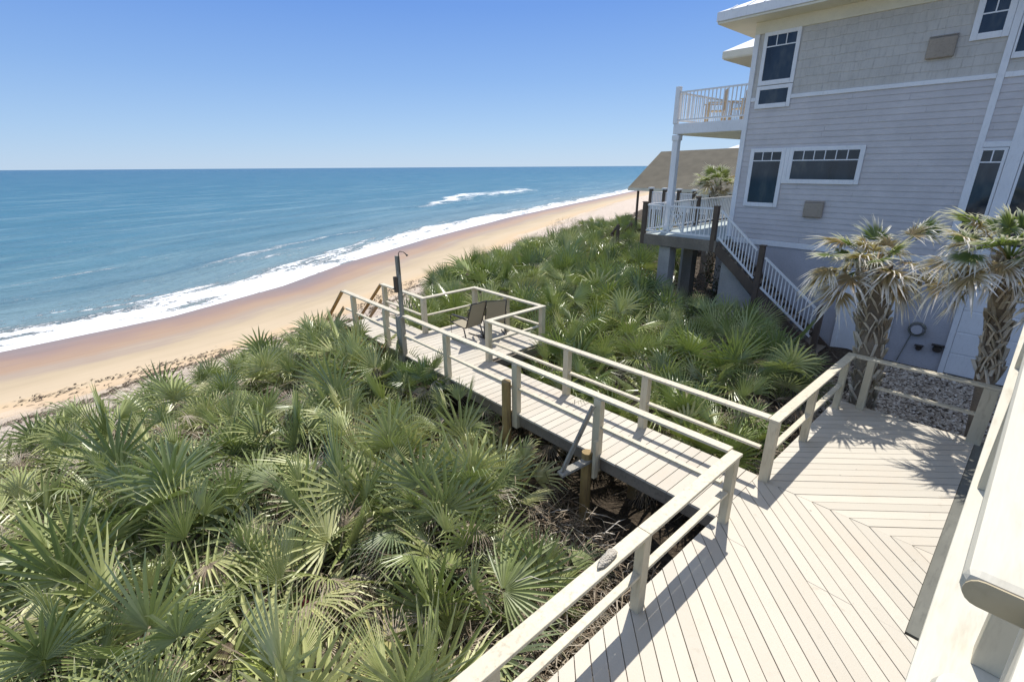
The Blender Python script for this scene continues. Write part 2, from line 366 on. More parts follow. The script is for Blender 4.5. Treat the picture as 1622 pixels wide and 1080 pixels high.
g = grid_mesh('ground', P, {'u': U, 'veg': VEG}, ground_mat()); tag(g, kind='structure')

# ------------------------------------------------------------------ ocean
def water_mat():
    m, nt, b = newmat('sea_water'); p = poscoord(nt)
    off = attr(nt, 'off'); al = attr(nt, 'along')
    # real water tint: sand-grey in the shallows, green-blue out at sea
    n0 = noise(nt, p, .02, 4, .6, stretch=(.5, 1, 1)); n1 = noise(nt, p, .12, 5, .6)
    lo = math_(nt, 'LOGARITHM', math_(nt, 'ADD', off, 3.0), 10.0)
    lo = math_(nt, 'ADD', lo, math_(nt, 'MULTIPLY', math_(nt, 'SUBTRACT', n0, .5), .5))
    c = ramp(nt, math_(nt, 'DIVIDE', lo, 4.0), [(.12, (.26, .30, .29)), (.25, (.17, .255, .29)), (.36, (.09, .20, .26)), (.48, (.04, .155, .23)), (.6, (.014, .12, .20)), (.78, (.004, .09, .17)), (1, (.002, .07, .145))]).outputs[0]
    c = mixc(nt, math_(nt, 'MULTIPLY', smooth(nt, n1, .5, .8), .3), c, (.12, .22, .28))
    cm2 = nt.nodes.new('ShaderNodeCombineXYZ'); nt.links.new(math_(nt, 'MULTIPLY', al, .06), cm2.inputs[0]); nt.links.new(math_(nt, 'MULTIPLY', off, .35), cm2.inputs[1])
    st1 = noise(nt, cm2.outputs[0], .5, 6, .7, dist=.4)
    c = mixc(nt, math_(nt, 'MULTIPLY', smooth(nt, st1, .5, .62), .35), c, (.22, .34, .38)); c = mixc(nt, math_(nt, 'MULTIPLY', smooth(nt, st1, .48, .32), .5), c, (.03, .11, .17))
    # foam
    cmb = nt.nodes.new('ShaderNodeCombineXYZ'); nt.links.new(math_(nt, 'MULTIPLY', al, .25), cmb.inputs[0]); nt.links.new(off, cmb.inputs[1])
    f1 = noise(nt, cmb.outputs[0], .55, 6, .65); f2 = noise(nt, p, 1.5, 8, .75, dist=1.6); f3 = noise(nt, cmb.outputs[0], .09, 3, .5)
    edge = math_(nt, 'ADD', off, math_(nt, 'MULTIPLY', math_(nt, 'SUBTRACT', f3, .5), -9.0))
    dens = nt.nodes.new('ShaderNodeMapRange'); dens.inputs[1].default_value = 1.3; dens.inputs[2].default_value = 12.5; dens.inputs[3].default_value = 1.05; dens.inputs[4].default_value = -.75
    nt.links.new(edge, dens.inputs[0])
    mixn = math_(nt, 'ADD', math_(nt, 'MULTIPLY', f1, .6), math_(nt, 'MULTIPLY', f2, .4))
    foam = smooth(nt, math_(nt, 'ADD', dens.outputs[0], math_(nt, 'MULTIPLY', math_(nt, 'SUBTRACT', mixn, .5), 6.0)), .38, .75)
    # outer breaker line
    br = attr(nt, 'brk')
    foam2 = smooth(nt, math_(nt, 'ADD', br, math_(nt, 'MULTIPLY', math_(nt, 'SUBTRACT', mixn, .5), 4.5)), .45, 1.1)
    foam = math_(nt, 'MAXIMUM', foam, foam2)
    c = mixc(nt, foam, c, (.86, .87, .87))
    nt.links.new(c, b.inputs['Base Color'])
    b.inputs['IOR'].default_value = 1.33
    b.inputs['Specular IOR Level'].default_value = .07
    rr = nt.nodes.new('ShaderNodeMapRange'); rr.inputs[3].default_value = .22; rr.inputs[4].default_value = .8
    nt.links.new(foam, rr.inputs[0]); nt.links.new(rr.outputs[0], b.inputs['Roughness'])
    w1 = noise(nt, cmb.outputs[0], .35, 5, .6); w2 = noise(nt, p, 1.1, 5, .65, stretch=(.5, 1, 1)); w3 = noise(nt, cmb.outputs[0], .06, 3, .5)
    h = math_(nt, 'ADD', math_(nt, 'ADD', math_(nt, 'MULTIPLY', w1, 1.0), math_(nt, 'MULTIPLY', w2, .35)), math_(nt, 'MULTIPLY', w3, 4.0))
    h = math_(nt, 'ADD', h, math_(nt, 'MULTIPLY', st1, 2.0))
    h = math_(nt, 'ADD', h, math_(nt, 'MULTIPLY', foam, .12))
    bump(nt, b, h, 1.0, .9); return m
offs = cum([(-2, 14, 48), (14, 60, 46), (60, 200, 40), (200, 1000, 24), (1000, 26000, 16)])
sx = cum([(-300, -40, 10), (-40, 60, 130), (60, 200, 90), (200, 1500, 60), (1500, 7000, 16), (7000, 30000, 6)])
dirn = np.array([-.40, .9165])
PX = sx[None,:]+offs[:,None]*dirn[0]; PY = np.array([S(x) for x in sx])[None,:]+offs[:,None]*dirn[1]
OFF = np.tile(offs[:,None], (1, len(sx))); AL = np.tile(np.cumsum(np.concatenate([[0], np.hypot(np.diff(sx), np.diff([S(x) for x in sx]))]))[None,:], (len(offs), 1))
wob = 1.1*np.sin(AL*.21)+.7*np.sin(AL*.53+1)+.5*np.sin(AL*1.1)
PZ = np.full_like(PX, -5.0) + .10*np.exp(-((OFF-4.5-wob*.6)/1.2)**2) + .05*np.sin(OFF*.8+wob)*np.exp(-OFF/60)*np.clip(OFF/3, 0, 1) + .035*np.clip(1-OFF/3,0,1)
def g2(a, b, w): return np.exp(-((a-b)/w)**2)
# an outer breaker: a crest roughly parallel to the shore some way down the beach
tx = (PX-88)*.80+(PY-125)*.60; ty = -(PX-88)*.60+(PY-125)*.80
wv = 2.5*np.sin(tx*.09)+1.2*np.sin(tx*.31)
BRK = np.exp(-(np.maximum(0, np.abs(tx-2)-16)/22)**2)*np.exp(-((ty-wv)/2.6)**2)*1.0 + .6*np.exp(-(np.maximum(0, np.abs(tx-22)-16)/22)**2)*np.exp(-((ty-wv+5)/4)**2)
BRK += .75*np.exp(-(np.maximum(0, np.abs(tx-48)-16)/14)**2)*np.exp(-((ty-wv+11)/5)**2)
t2 = (PX-17)*.93+(PY-58)*.37; t3 = -(PX-17)*.37+(PY-58)*.93
BRK += .62*np.exp(-(t2/9)**2)*np.exp(-((t3-.6*np.sin(t2*.4))/1.6)**2)
BRK += .55*np.exp(-((t2-34)/13)**2)*np.exp(-((t3+2-.9*np.sin(t2*.3))/2.2)**2)
for o0, a0, l0, k0 in ((15, 60, 30, .62), (13, 150, 40, .68), (21, 110, 22, .5), (11, 330, 24, .6), (17, 395, 30, .62), (24, 470, 45, .6)):
    a00 = AL[0, np.argmin(np.abs(sx+40))]
    BRK += (k0-.2)*np.exp(-(np.maximum(0, np.abs(AL-a00-a0*.5)-l0*.3)/(l0*.35))**2)*np.exp(-((OFF-o0-1.2*np.sin(AL*.13+o0))/1.3)**2)
PZ += .35*np.clip(BRK, 0, 1)
o = grid_mesh('ocean', np.stack([PX, PY, PZ], -1), {'off': OFF, 'along': AL, 'brk': BRK}, water_mat()); tag(o, kind='structure')

# ------------------------------------------------------------------ deck
deck = thing('sun_deck', 'pale painted deck with chevron boards and railings on two sides', 'deck', (6.4, 1.0, 0))
def diag_boards(rects, dx, dy, origin, name, parent, mat):
    mb = MB(); pitch = .1485; wid = .1395
    L = math.hypot(dx, dy); dx /= L; dy /= L; nx, ny = -dy, dx
    for k in range(-70, 90):
        c = k*pitch
        ox, oy = origin[0]+nx*c, origin[1]+ny*c
        q = [(ox-dx*20, oy-dy*20), (ox+dx*20, oy+dy*20), (ox+dx*20+nx*wid, oy+dy*20+ny*wid), (ox-dx*20+nx*wid, oy-dy*20+ny*wid)]
        tone = random.random()
        for (x0, x1, y0, y1) in rects:
            p = clip(clip(clip(clip(q, 1, 0, x1), -1, 0, -x0), 0, 1, y1), 0, -1, -y0)
            if len(p) >= 3: mb.prism(p, -.035+random.uniform(-.001, .001), random.uniform(-.0025, .0025), tone)
    return part(mb, name, mat, parent)
diag_boards([(-2, 4.95, -.9, 1.955), (4.95, 6.397, 0, 1.955)], 1, 1, (6.397, 1.455), 'floor_boards', deck, M['deck'])
diag_boards([(6.403, 9.97, 0, 1.955)], 1, -1, (6.403, 1.455), 'floor_boards', deck, M['deck'])
mb = MB()
for x in np.arange(-1.8, 9.8, .42): mb.box(x, x+.04, -.85 if x < 4.8 else .03, 1.90, -.25, -.045)
mb.box(-2, 9.97, 1.905, 1.945, -.26, -.045); mb.box(9.93, 9.965, .03, 1.90, -.26, -.045)
part(mb, 'joists', M['beam'], deck)
mb = MB(); mb.box(5.0, 9.95, -.15, -.003, -.20, -.010); part(mb, 'edge_board', M['skirt'], deck, .004)
mb = MB()
for x, y in ((.8, 1.75), (3.3, 1.75), (7.9, 1.75), (9.8, 1.75), (9.8, .15), (5.1, .2), (7.6, .2)):
    mb = MB(); mb.box(x-.07, x+.07, y-.07, y+.07, -2.1, -.26); part(mb, 'support_post', M['piling'], deck, .01)

RT, RB = .97, .932
def rail_cap(parent, x0, x1, y0, y1, zt=RT):
    mb = MB(); mb.box(x0, x1, y0, y1, zt-.038, zt); return part(mb, 'rail_cap', M['rail'], parent, .006)
def low_rail(parent, x0, x1, y0, y1):
    mb = MB(); mb.box(x0, x1, y0, y1, .452, .49); return part(mb, 'lower_rail', M['rail'], parent, .005)
def rpost(parent, x, y, w=.12, d=.10, zb=-.3, zt=RB-.002, mat='post'):
    mb = MB(); mb.box(x-w/2, x+w/2, y-d/2, y+d/2, zb, zt); return part(mb, 'post', M[mat], parent, .007)
rail_cap(deck, -2, 3.318, 1.79, 1.93); rail_cap(deck, 3.322, 5.262, 1.791, 1.929)
rail_cap(deck, 6.352, 9.937, 1.79, 1.93)
rail_cap(deck, 9.80, 9.937, -.08, 1.787)
low_rail(deck, -2, 5.10, 1.825, 1.905); low_rail(deck, 6.48, 9.66, 1.825, 1.905); low_rail(deck, 9.815, 9.905, .05, 1.42)
for x, w_ in ((5.19, .12), (3.33, .115), (1.45, .115), (-.6, .115)): rpost(deck, x, 1.86, w_, .10, -.038 if x > 9 else -.3)
rpost(deck, 6.42, 1.86, .12, .12)
for x in (7.95, 9.58): rpost(deck, x, 1.86, .12, .10)
rpost(deck, 9.86, 1.55, .12, .11); rpost(deck, 9.86, .02, .12, .18)
mb = MB()  # knots and leaf crumbs on the boards
stone = MB()
# ------------------------------------------------------------------ boardwalk
bw = thing('boardwalk', 'long railed boardwalk running to the beach with a square lookout bay on its right side', 'boardwalk', (5.8, 7, 0))
mb = MB(); y = 1.962
while y < 12.85:
    x1 = 6.47 if not (7.82 < y < 10.62) else 8.26
    mb.box(5.20+random.uniform(-.006, .006), x1, y, y+.160, -.036, random.uniform(-.002, .002), random.random()); y += .1705
part(mb, 'walking_boards', M['walk'], bw)
for x0, x1, y0, y1 in ((5.245, 5.285, 1.96, 12.8), (6.40, 6.44, 1.96, 7.86), (6.40, 6.44, 10.56, 12.8), (5.80, 5.84, 1.96, 12.8), (6.44, 8.22, 7.86, 7.90), (6.44, 8.22, 10.5, 10.54), (8.18, 8.22, 7.90, 10.5)):
    mb = MB(); mb.box(x0, x1, y0, y1, -.26, -.045); part(mb, 'side_beam', M['beam'], bw, .004)
rail_cap(bw, 5.19, 5.325, 1.935, 5.678); rail_cap(bw, 5.192, 5.327, 5.682, 9.50); rail_cap(bw, 5.19, 5.325, 9.69, 12.80)
rail_cap(bw, 6.355, 6.49, 1.935, 5.548); rail_cap(bw, 6.353, 6.488, 5.552, 7.82)
rail_cap(bw, 6.355, 8.19, 7.823, 7.955); rail_cap(bw, 8.058, 8.19, 7.958, 10.50); rail_cap(bw, 6.50, 8.19, 10.503, 10.635)
rail_cap(bw, 6.365, 6.497, 10.503, 12.80)
for a in ((5.215, 5.295, 1.98, 12.7), (6.385, 6.465, 1.98, 7.75), (6.48, 8.0, 7.845, 7.92), (8.09, 8.165, 8.0, 10.45), (6.52, 8.0, 10.535, 10.61), (6.39, 6.465, 10.7, 12.7)): low_rail(bw, *a)
for y in (3.87, 5.68, 7.80, 10.36, 12.12): rpost(bw, 5.225, y, .11, .13)
rpost(bw, 5.20, 9.62, .11, .22, -.3, RB-.002, 'greywood')
for x, y in ((6.42, 3.84), (6.42, 5.55), (6.42, 7.89), (8.12, 7.89), (8.12, 10.56), (6.43, 10.56), (6.43, 12.65), (8.12, 9.2)): rpost(bw, x, y, .12, .12)
for x, y, zt in ((5.13, 3.97, .02), (5.11, 5.82, .60), (6.47, 3.95, -.04), (6.47, 5.7, -.04), (8.12, 7.95, -.04), (8.12, 10.45, -.04), (5.15, 10.5, -.04), (5.15, 12.6, -.04), (6.44, 12.6, -.04), (6.44, 9.2, -.04)):
    mb = MB(); mb.tube([(x, y, gz(x, y)-.4), (x, y, zt)], .085, 10); o = part(mb, 'piling', M['piling'], bw, 0)
# V brace at the first bay
mb = MB(); mb.beam((5.10, 3.88, .86), (4.62, 4.02, -.12), .085, .035, (0,1,0)); part(mb, 'brace', M['greywood'], bw, .003)
mb = MB(); mb.beam((5.14, 3.93, -.10), (4.58, 4.03, -.16), .13, .045); part(mb, 'brace', M['greywood'], bw, .003)
mb = MB(); mb.beam((5.12, 3.80, .30), (5.12, 3.80, -.35), .09, .05, (0,1,0)); part(mb, 'cleat', M['post'], bw, .003)
# beach stairs
st = thing('beach_stairs', 'unpainted orange wood stairs with sloping handrails dropping from the boardwalk to the sand', 'stairs', (5.9, 12.9, -2))
top, bot = (12.84, 0.0), (16.0, -2.5)
for x in (5.25, 6.42):
    mb = MB(); mb.beam((x, top[0], -.14), (x, bot[0], bot[1]-.1), .04, .24, (0,0,1)); part(mb, 'stringer', M['rawwood'], st, .004)
for k in range(13):
    t = (k+.6)/13; yy = top[0]+(bot[0]-top[0])*t; zz = -.03+(bot[1])*t
    mb = MB(); mb.box(5.20, 6.48, yy-.13, yy+.13, zz-.04, zz); part(mb, 'step', M['rawwood'], st, .004)
for x in (5.26, 6.43):
    mb = MB(); mb.beam((x, 12.82, .955), (x, 14.45, -.37), .10, .04); mb.beam((x, 14.45, -.37), (x, 15.9, -1.5), .10, .04); part(mb, 'handrail', M['rawwood'], st, .004)
    mb = MB(); mb.beam((x, 12.9, .45), (x, 15.9, -1.95), .035, .09); part(mb, 'lower_handrail', M['rawwood'], st, .004)
    for yy, zt, zb in ((14.42, -.37, -1.9), (15.85, -1.5, -2.95)):
        mb = MB(); mb.box(x-.05, x+.05, yy-.05, yy+.05, zb, zt-.02); part(mb, 'stair_post', M['rawwood'], st, .006)
# shower
sh = thing('outdoor_shower', 'grey square wooden shower post with a curved pipe, standing above the left boardwalk rail', 'shower', (5.26, 9.6, 0))
mb = MB(); mb.box(5.215, 5.30, 9.56, 9.64, -.3, 2.32); part(mb, 'shower_post', M['greywood'], sh, .01)
mb = MB(); mb.tube([(5.255, 9.525, 1.9), (5.255, 9.525, 2.38), (5.28, 9.51, 2.42), (5.34, 9.47, 2.41), (5.39, 9.44, 2.36)], .010, 8); part(mb, 'shower_pipe', M['blackmetal'], sh, smooth=True)
mb = MB(); mb.tube([(5.385, 9.445, 2.365), (5.41, 9.43, 2.33), (5.415, 9.425, 2.315)], [.010, .024, .028], 12); part(mb, 'shower_head', M['blackmetal'], sh, smooth=True)
mb = MB(); mb.box(5.135, 5.199, 9.57, 9.65, 1.50, 1.86); mb.tube([(5.135, 9.6, 1.6), (5.09, 9.6, 1.6)], .015, 8); part(mb, 'valve_box', M['brownpost'], sh, .01)

# coral stone on the rail
import bmesh
bm = bmesh.new(); bmesh.ops.create_icosphere(bm, subdivisions=4, radius=1)
for v in bm.verts:
    c = v.co; n = 1+.10*math.sin(c.x*5+1)*math.cos(c.y*4)+.05*math.sin(c.z*9+c.x*7)+random.uniform(-.025, .025)
    v.co = Vector((c.x*.135*n, c.y*.045*n*(1+.25*c.x), max(-.018, c.z*.032*n)+.018))
me = bpy.data.meshes.new('coral_stone'); bm.to_mesh(me); bm.free(); me.materials.append(M['coral'])
me.polygons.foreach_set('use_smooth', [True]*len(me.polygons))
o = bpy.data.objects.new('coral_stone', me); COL.objects.link(o); o.location = (2.77, 1.872, RT); o.rotation_euler = (0, 0, R(6))
tag(o, 'oblong pitted grey coral stone lying on the flat cap of the nearest deck rail', 'stone')

# sling chairs
def sling_chair(loc, rz, label):
    t = thing('sling_chair', label, 'chair', loc, 'sling chairs on the lookout'); t.rotation_euler = (0, 0, rz)
    def pt(mb, n, m, bev=0, sm=False): return mb.build(n, M[m], t, bev, sm)
    prof = [(.30, .44), (.10, .40), (-.18, .37), (-.24, .42), (-.36, .74), (-.46, 1.02)]
    for nm, pr in (('seat', prof[:4]), ('backrest', prof[3:])):
        mb = MB(); vs = []
        for y, z in pr:
            for x in (-.235, .235): vs += [(x, y, z), (x, y-.002, z-.012)]
        n = len(pr); fs = []
        for i in range(n-1):
            a = i*4; fs += [(a, a+4, a+6, a+2), (a+1, a+3, a+7, a+5), (a, a+1, a+5, a+4), (a+2, a+6, a+7, a+3)]
        mb.add(vs, fs+[(0, 2, 3, 1), (n*4-4, n*4-3, n*4-1, n*4-2)]); pt(mb, nm, 'sling', 0)
    mb = MB()
    for s in (-1, 1):
        mb.tube([(s*.255, .32, .445), (s*.255, .10, .405), (s*.255, -.18, .375), (s*.255, -.25, .42), (s*.255, -.36, .74), (s*.255, -.465, 1.04)], .015, 6)
    mb.tube([(-.255, -.465, 1.04), (.255, -.465, 1.04)], .015, 6); mb.tube([(-.255, .32, .445), (.255, .32, .445)], .015, 6)
    pt(mb, 'frame', 'blackmetal', 0, True)
    for s in (-1, 1):
        mb = MB(); mb.tube([(s*.29, .30, .012), (s*.29, .30, .62), (s*.29, .24, .66), (s*.29, -.28, .63)], .016, 6); pt(mb, 'front_leg', 'blackmetal', 0, True)
        mb = MB(); mb.tube([(s*.29, -.30, .012), (s*.27, -.16, .40)], .016, 6); mb.tube([(s*.29, -.30, .012), (s*.29, .30, .012)], .014, 6); pt(mb, 'rear_leg', 'blackmetal', 0, True)
        mb = MB(); mb.box(s*.29-.028, s*.29+.028, -.26, .24, .655, .68); pt(mb, 'armrest', 'blackmetal', .008)
    return t
sling_chair((6.98, 9.42, .002), R(4), 'tan sling chair facing the sea on the lookout, nearer the walkway')
sling_chair((7.66, 9.22, .002), R(-28), 'tan sling chair in the corner of the lookout, its back partly hidden by the railing')

# ------------------------------------------------------------------ upper deck railing in the foreground
ud = thing('upper_deck', 'white upper deck edge with a wide rail cap and posts, close at the right edge', 'deck', (3, -.3, 2.6))
def rounded_cap(x0, x1, y0, y1, z0, z1, r, ends):
    # board lying along x with rounded top view corners on the chosen ends and eased edges
    poly = []
    def arc(cx, cy, a0):
        for i in range(7): a = a0+math.pi/2*i/6; poly.append((cx+r*math.cos(a), cy+r*math.sin(a)))
    if 1 in ends: arc(x1-r, y0+r, -math.pi/2); arc(x1-r, y1-r, 0)
    else: poly += [(x1, y0), (x1, y1)]
    if 0 in ends: arc(x0+r, y1-r, math.pi/2); arc(x0+r, y0+r, math.pi)
    else: poly += [(x0, y1), (x0, y0)]
    mb = MB(); mb.prism(poly, z0, z1); return mb
mb = rounded_cap(.705, 9.5, -.175, -.03, 3.648, 3.69, .02, ()); o = part(mb, 'rail_cap', M['capwhite'], ud, .014)
ep = []
for k in range(9): a_ = math.pi/2+math.pi*k/8; ep.append((-.052+.018*math.cos(-a_+math.pi), 3.669+.018*math.sin(a_)))
mb = MB(); mb.xprism([(-.166, 3.651), (-.166, 3.687)]+[(-.050+.017*math.cos(t_), 3.669+.018*math.sin(t_)) for t_ in np.linspace(math.pi/2, -math.pi/2, 9)], .702, .7045); part(mb, 'bounce_tinted_end', M['bouncetan'], ud)  # thin added end face; its tan colour imitates bounce light on the cap
mb = rounded_cap(-1.5, .545, -.175, -.028, 3.648, 3.69, .03, (1,)); part(mb, 'rail_cap', M['capwhite'], ud, .012)
mb = MB(); mb.box(-2, 9.6, -.30, -.04, 2.56, 2.60); part(mb, 'floor_edge_board', M['capwhite'], ud, .004)
mb = MB()
for k in range(14): mb.box(-2, 9.6, -.30-.145*(k+1)+.006, -.30-.145*k, 2.565, 2.60, random.random())
part(mb, 'floor_boards', M['deck'], ud)
mb = MB(); mb.box(-2, 9.6, -.34, -.30, 2.30, 2.555); mb.box(-2, 9.6, -2.3, -2.26, 2.30, 2.555)
for x in np.arange(-1.8, 9.5, .45): mb.box(x, x+.04, -2.25, -.345, 2.33, 2.555)
part(mb, 'joists', M['beam'], ud)
for x, y in ((1.92, -.215), (3.16, -.11), (5.43, -.11), (7.7, -.11)):
    mb = MB(); mb.box(x-.045, x+.045, y-.045, y+.045, 2.60, 3.646); part(mb, 'post', M['post'], ud, .005)
mb = MB(); mb.box(3.25, 9.5, -.14, -.10, 2.66, 2.70); part(mb, 'lower_rail', M['capwhite'], ud, .004)
for x in (-1.6, 2.5, 6.0, 9.4):
    mb = MB(); mb.box(x-.07, x+.07, -.62, -.48, -1.6 if x > 4.8 else .002, 2.33); part(mb, 'support_post', M['post'], ud, .008)
gate = thing('loose_board', 'weathered board with a crumbling red brown edge under the upper rail', 'board', (.62, -.14, 3.5))
mb = MB(); mb.beam((.545, -.088, 3.60), (.86, -.118, 3.62), .022, .16, (0,0,1)); part(mb, 'board_face', M['capwhite'], gate, .003)
mb = MB(); mb.beam((.60, -.092, 3.6815), (.86, -.116, 3.6985), .006, .006, (0,0,1)); part(mb, 'crumbling_edge', M['rust'], gate, 0)

# ------------------------------------------------------------------ neighbouring house
HX = 16.0
house = thing('beach_house', 'large grey two storey beach house with white trim, clapboard and shingle side wall', 'house', (18, 0, -1))
YN, YS = 7.13, -14.0
mb = MB(); mb.box(HX, HX+.3, YS, YN, -1.4, 1.80); part(mb, 'stucco_wall', M['stucco'], house)
mb = MB(); k = 0; z = 1.98
while z < 5.90:
    z1 = min(z+.152, 5.93)
    ya = YS
    while ya < YN-.02:
        yb = min(YN-.02, ya+random.uniform(2.6, 4.2)); yb = YN-.02 if YN-.02-yb < .8 else yb
        j_ = random.uniform(-.0015, .0015); y2 = yb-(.004 if yb < YN-.03 else 0)
        vs = [(HX-.011+j_, ya, z), (HX-.011-j_, y2, z), (HX+.004, y2, z1), (HX+.004, ya, z1), (HX+.2, ya, z), (HX+.2, y2, z), (HX+.2, y2, z1), (HX+.2, ya, z1)]
        mb.add(vs, [(0,3,2,1),(0,1,5,4),(3,7,6,2),(1,2,6,5),(0,4,7,3)]); ya = yb
    z += .152
mb.box(HX+.006, HX+.2, YS, YN-.02, 1.97, 5.93)
part(mb, 'clapboard_wall', M['siding'], house)
mb = MB(); z = 6.0; row = 0
while z < 7.6:
    y = YS + (row % 2)*.1
    while y < YN-.02:
        wd = random.uniform(.13, .30); y1 = min(y+wd, YN-.02); dz = random.choice((0, 0, .012, -.01))
        vs = [(HX-.010, y, z+dz), (HX-.010, y1-.005, z+dz), (HX+.002, y1-.008, min(7.68, z+.24)), (HX+.002, y, min(7.68, z+.24)), (HX+.05, y, z+dz), (HX+.05, y1-.008, z+dz)]
        mb.add(vs, [(0,3,2,1), (0,1,5,4)], random.random()); y = y1
    z += .215; row += 1
mb.box(HX+.004, HX+.25, YS, YN-.02, 5.95, 7.68, .3)
part(mb, 'shingle_wall', M['shingle'], house)
mb = MB(); mb.box(HX+.25, 26, YN-.25, YN-.02, -1.2, 7.68); mb.box(21, 21.25, YN-.02, 9.0, -1.2, 7.68); mb.box(21.25, 26, 8.8, 9.0, -1.2, 7.68); part(mb, 'ocean_wall', M['siding'], house)
def wt(name, y0, y1, z0, z1, d=.03, mat='white', x=HX):
    mb = MB(); mb.box(x-d, x+.02, y0, y1, z0, z1); return part(mb, name, M[mat], house, .004)
wt('corner_trim', YN-.12, YN+.02, 1.97, 7.66, .04)
wt('band_trim', YS, YN-.12, 1.80, 1.965, .035); wt('band_trim', 1.68, 5.90, 5.92, 6.02, .034); wt('band_trim', 6.88, YN-.122, 5.92, 6.02, .034); wt('window_trim', 5.663, 5.768, 3.64, 4.62, .042)
wt('band_trim', YS, 1.548, 5.92, 6.03, .034)
wt('frieze_board', YS, YN+.02, 7.66, 7.96, .045, 'cream')
wt('vertical_trim', 1.55, 1.675, 1.97, 7.655, .042)
mb = MB(); mb.box(HX-.03, HX+.3, YN-.05, YN+.0, -1.4, 1.8); part(mb, 'corner_trim', M['stucco'], house)
def window(yl, yr, zb, zt, munt=None, nsq=3, frame=.095, fb=.11, low=None):
    """yl > yr: y of left and right glass edges"""
    mb = MB(); x0, x1 = HX-.045, HX-.013
    mb.box(x0, x1, yl, yl+frame, zb-fb, zt+frame); mb.box(x0, x1, yr-frame, yr, zb-fb, zt+frame)
    mb.box(x0, x1, yr, yl, zt, zt+frame); mb.box(x0-.012, x1, yr, yl, zb-fb, zb)
    fr = part(mb, 'window', M['white'], house, .004)
    fr['label'] = 'white framed window with small square panes along its top' if munt else 'small white framed window'
    def sub(mb, n, m, bv=0):
        o = mb.build(n, M[m], None, bv); o.data.transform(Matrix.Translation(-Vector(house.location))); o.parent = fr; return o
    mb = MB(); mb.box(HX-.030, HX-.024, yr, yl, zb, zt); sub(mb, 'glass', 'glass')
    if munt:
        mb = MB(); xa, xb = HX-.040, HX-.0305
        mb.box(xa, xb, yr, yl, munt-.014, munt+.014)
        for i in range(1, nsq): yy = yr+(yl-yr)*i/nsq; mb.box(xa+.001, xb, yy-.012, yy+.012, munt+.014, zt)
        sub(mb, 'muntins', 'white')
    return fr
window(6.77, 6.0, 6.44, 7.57, 7.30, 3, .10, .12)
window(6.77, 6.0, 5.83, 6.20, None, 3, .10, .12)
window(6.66, 5.88, 3.07, 4.51, 4.27, 3, .11, .12)
window(5.55, 3.93, 3.76, 4.52, 4.27, 6, .11, .12)
window(2.20, 1.80, 6.86, 7.62, 7.23, 2, .12, .13)
window(1.52, 1.17, 2.35, 4.43, 4.18, 2, .06, .10)
window(.80, -.3, 2.35, 4.43, 4.18, 4, .05, .10)
window(1.50, .3, 6.40, 7.60, 7.2, 4, .04, .12)
window(-1.0, -2.6, 2.6, 4.43, 4.18, 4, .10, .10)
wt('pilaster', .86, 1.10, 1.97, 5.9, .06)
wt('header_trim', .3, 1.548, 4.50, 4.62, .055)
def vent(y, z, w_, h_):
    mb = MB(); mb.box(HX-.10, HX-.013, y-w_/2, y+w_/2, z-h_/2, z+h_/2*.9)
    mb.add([(HX-.10, y-w_/2, z+h_/2*.9), (HX-.10, y+w_/2, z+h_/2*.9), (HX-.013, y+w_/2, z+h_/2*1.08), (HX-.013, y-w_/2, z+h_/2*1.08)], [(0,1,2,3)])
    part(mb, 'wall_vent', M['vent'], house, .03)
vent(2.78, 6.69, .52, .46); vent(4.76, 2.94, .50, .44)
# door + garage
mb = MB(); mb.box(HX-.03, HX-.002, 2.38, 3.56, -.95, 1.30); dr = part(mb, 'door', M['white'], house, .006)
mb = MB(); mb.box(HX-.055, HX-.031, 2.30, 2.42, -.95, 1.38); mb.box(HX-.055, HX-.031, 3.48, 3.60, -.95, 1.38); mb.box(HX-.055, HX-.031, 2.42, 3.48, 1.28, 1.38)
o = mb.build('door_frame', M['white'], None, .004); o.data.transform(Matrix.Translation(-Vector(house.location))); o.parent = dr
mb = MB(); mb.box(HX-.075, HX-.031, 3.05, 3.12, -.05, .35); o = mb.build('door_handle', M['blackmetal'], None, .01); o.data.transform(Matrix.Translation(-Vector(house.location))); o.parent = dr
mb = MB()
for k in range(4): mb.box(HX-.04-(.0), HX-.002, -1.5, 1.0, -.93+k*.56, -.93+k*.56+.535)
mb.box(HX-.02, HX-.001, -1.5, 1.0, -.93, 1.25)
part(mb, 'garage_door', M['white'], house, .012)
mb = MB(); mb.box(HX-.06, HX-.001, 1.005, 1.12, -1.0, 1.42); mb.box(HX-.06, HX-.001, -1.5, 1.0, 1.30, 1.42); part(mb, 'garage_frame', M['white'], house, .006)
# roof
mb = MB(); xe, ye, ze = 15.2, 7.98, 8.02
def slab(mb, pts, t=.0): mb.add(pts, [tuple(range(len(pts)))])
hipx = 22.0; ridge = 8.25+ (hipx-xe)*.42
vs = [(xe, ye, 8.25), (xe, YS-.8, 8.25), (hipx, YS+6, ridge), (hipx, ye-6.8, ridge), (28.8, ye, 8.25), (28.8, YS-.8, 8.25)]
mb.add(vs, [(0, 3, 2, 1), (0, 4, 3), (4, 5, 2, 3), (1, 2, 5)])
for yy in np.arange(YS, ye-.3, .45):       # standing seams
    top_x = min(hipx, xe+max(0, (ye-yy)))
    mb.beam((xe+.02, yy, 8.262), (top_x, yy, 8.262+(top_x-xe)*.42), .03, .03)
roof = part(mb, 'roof', M['metalroof'], house)
mb = MB(); mb.box(xe, xe+.03, YS-.8, ye, 8.02, 8.245); mb.box(xe+.03, 28.8, ye-.03, ye, 8.02, 8.245); part(mb, 'fascia', M['white'], house, .005)
mb = MB(); mb.box(xe+.03, 28.7, YS-.8, ye-.03, 7.96, 8.015); part(mb, 'soffit', M['cream'], house)
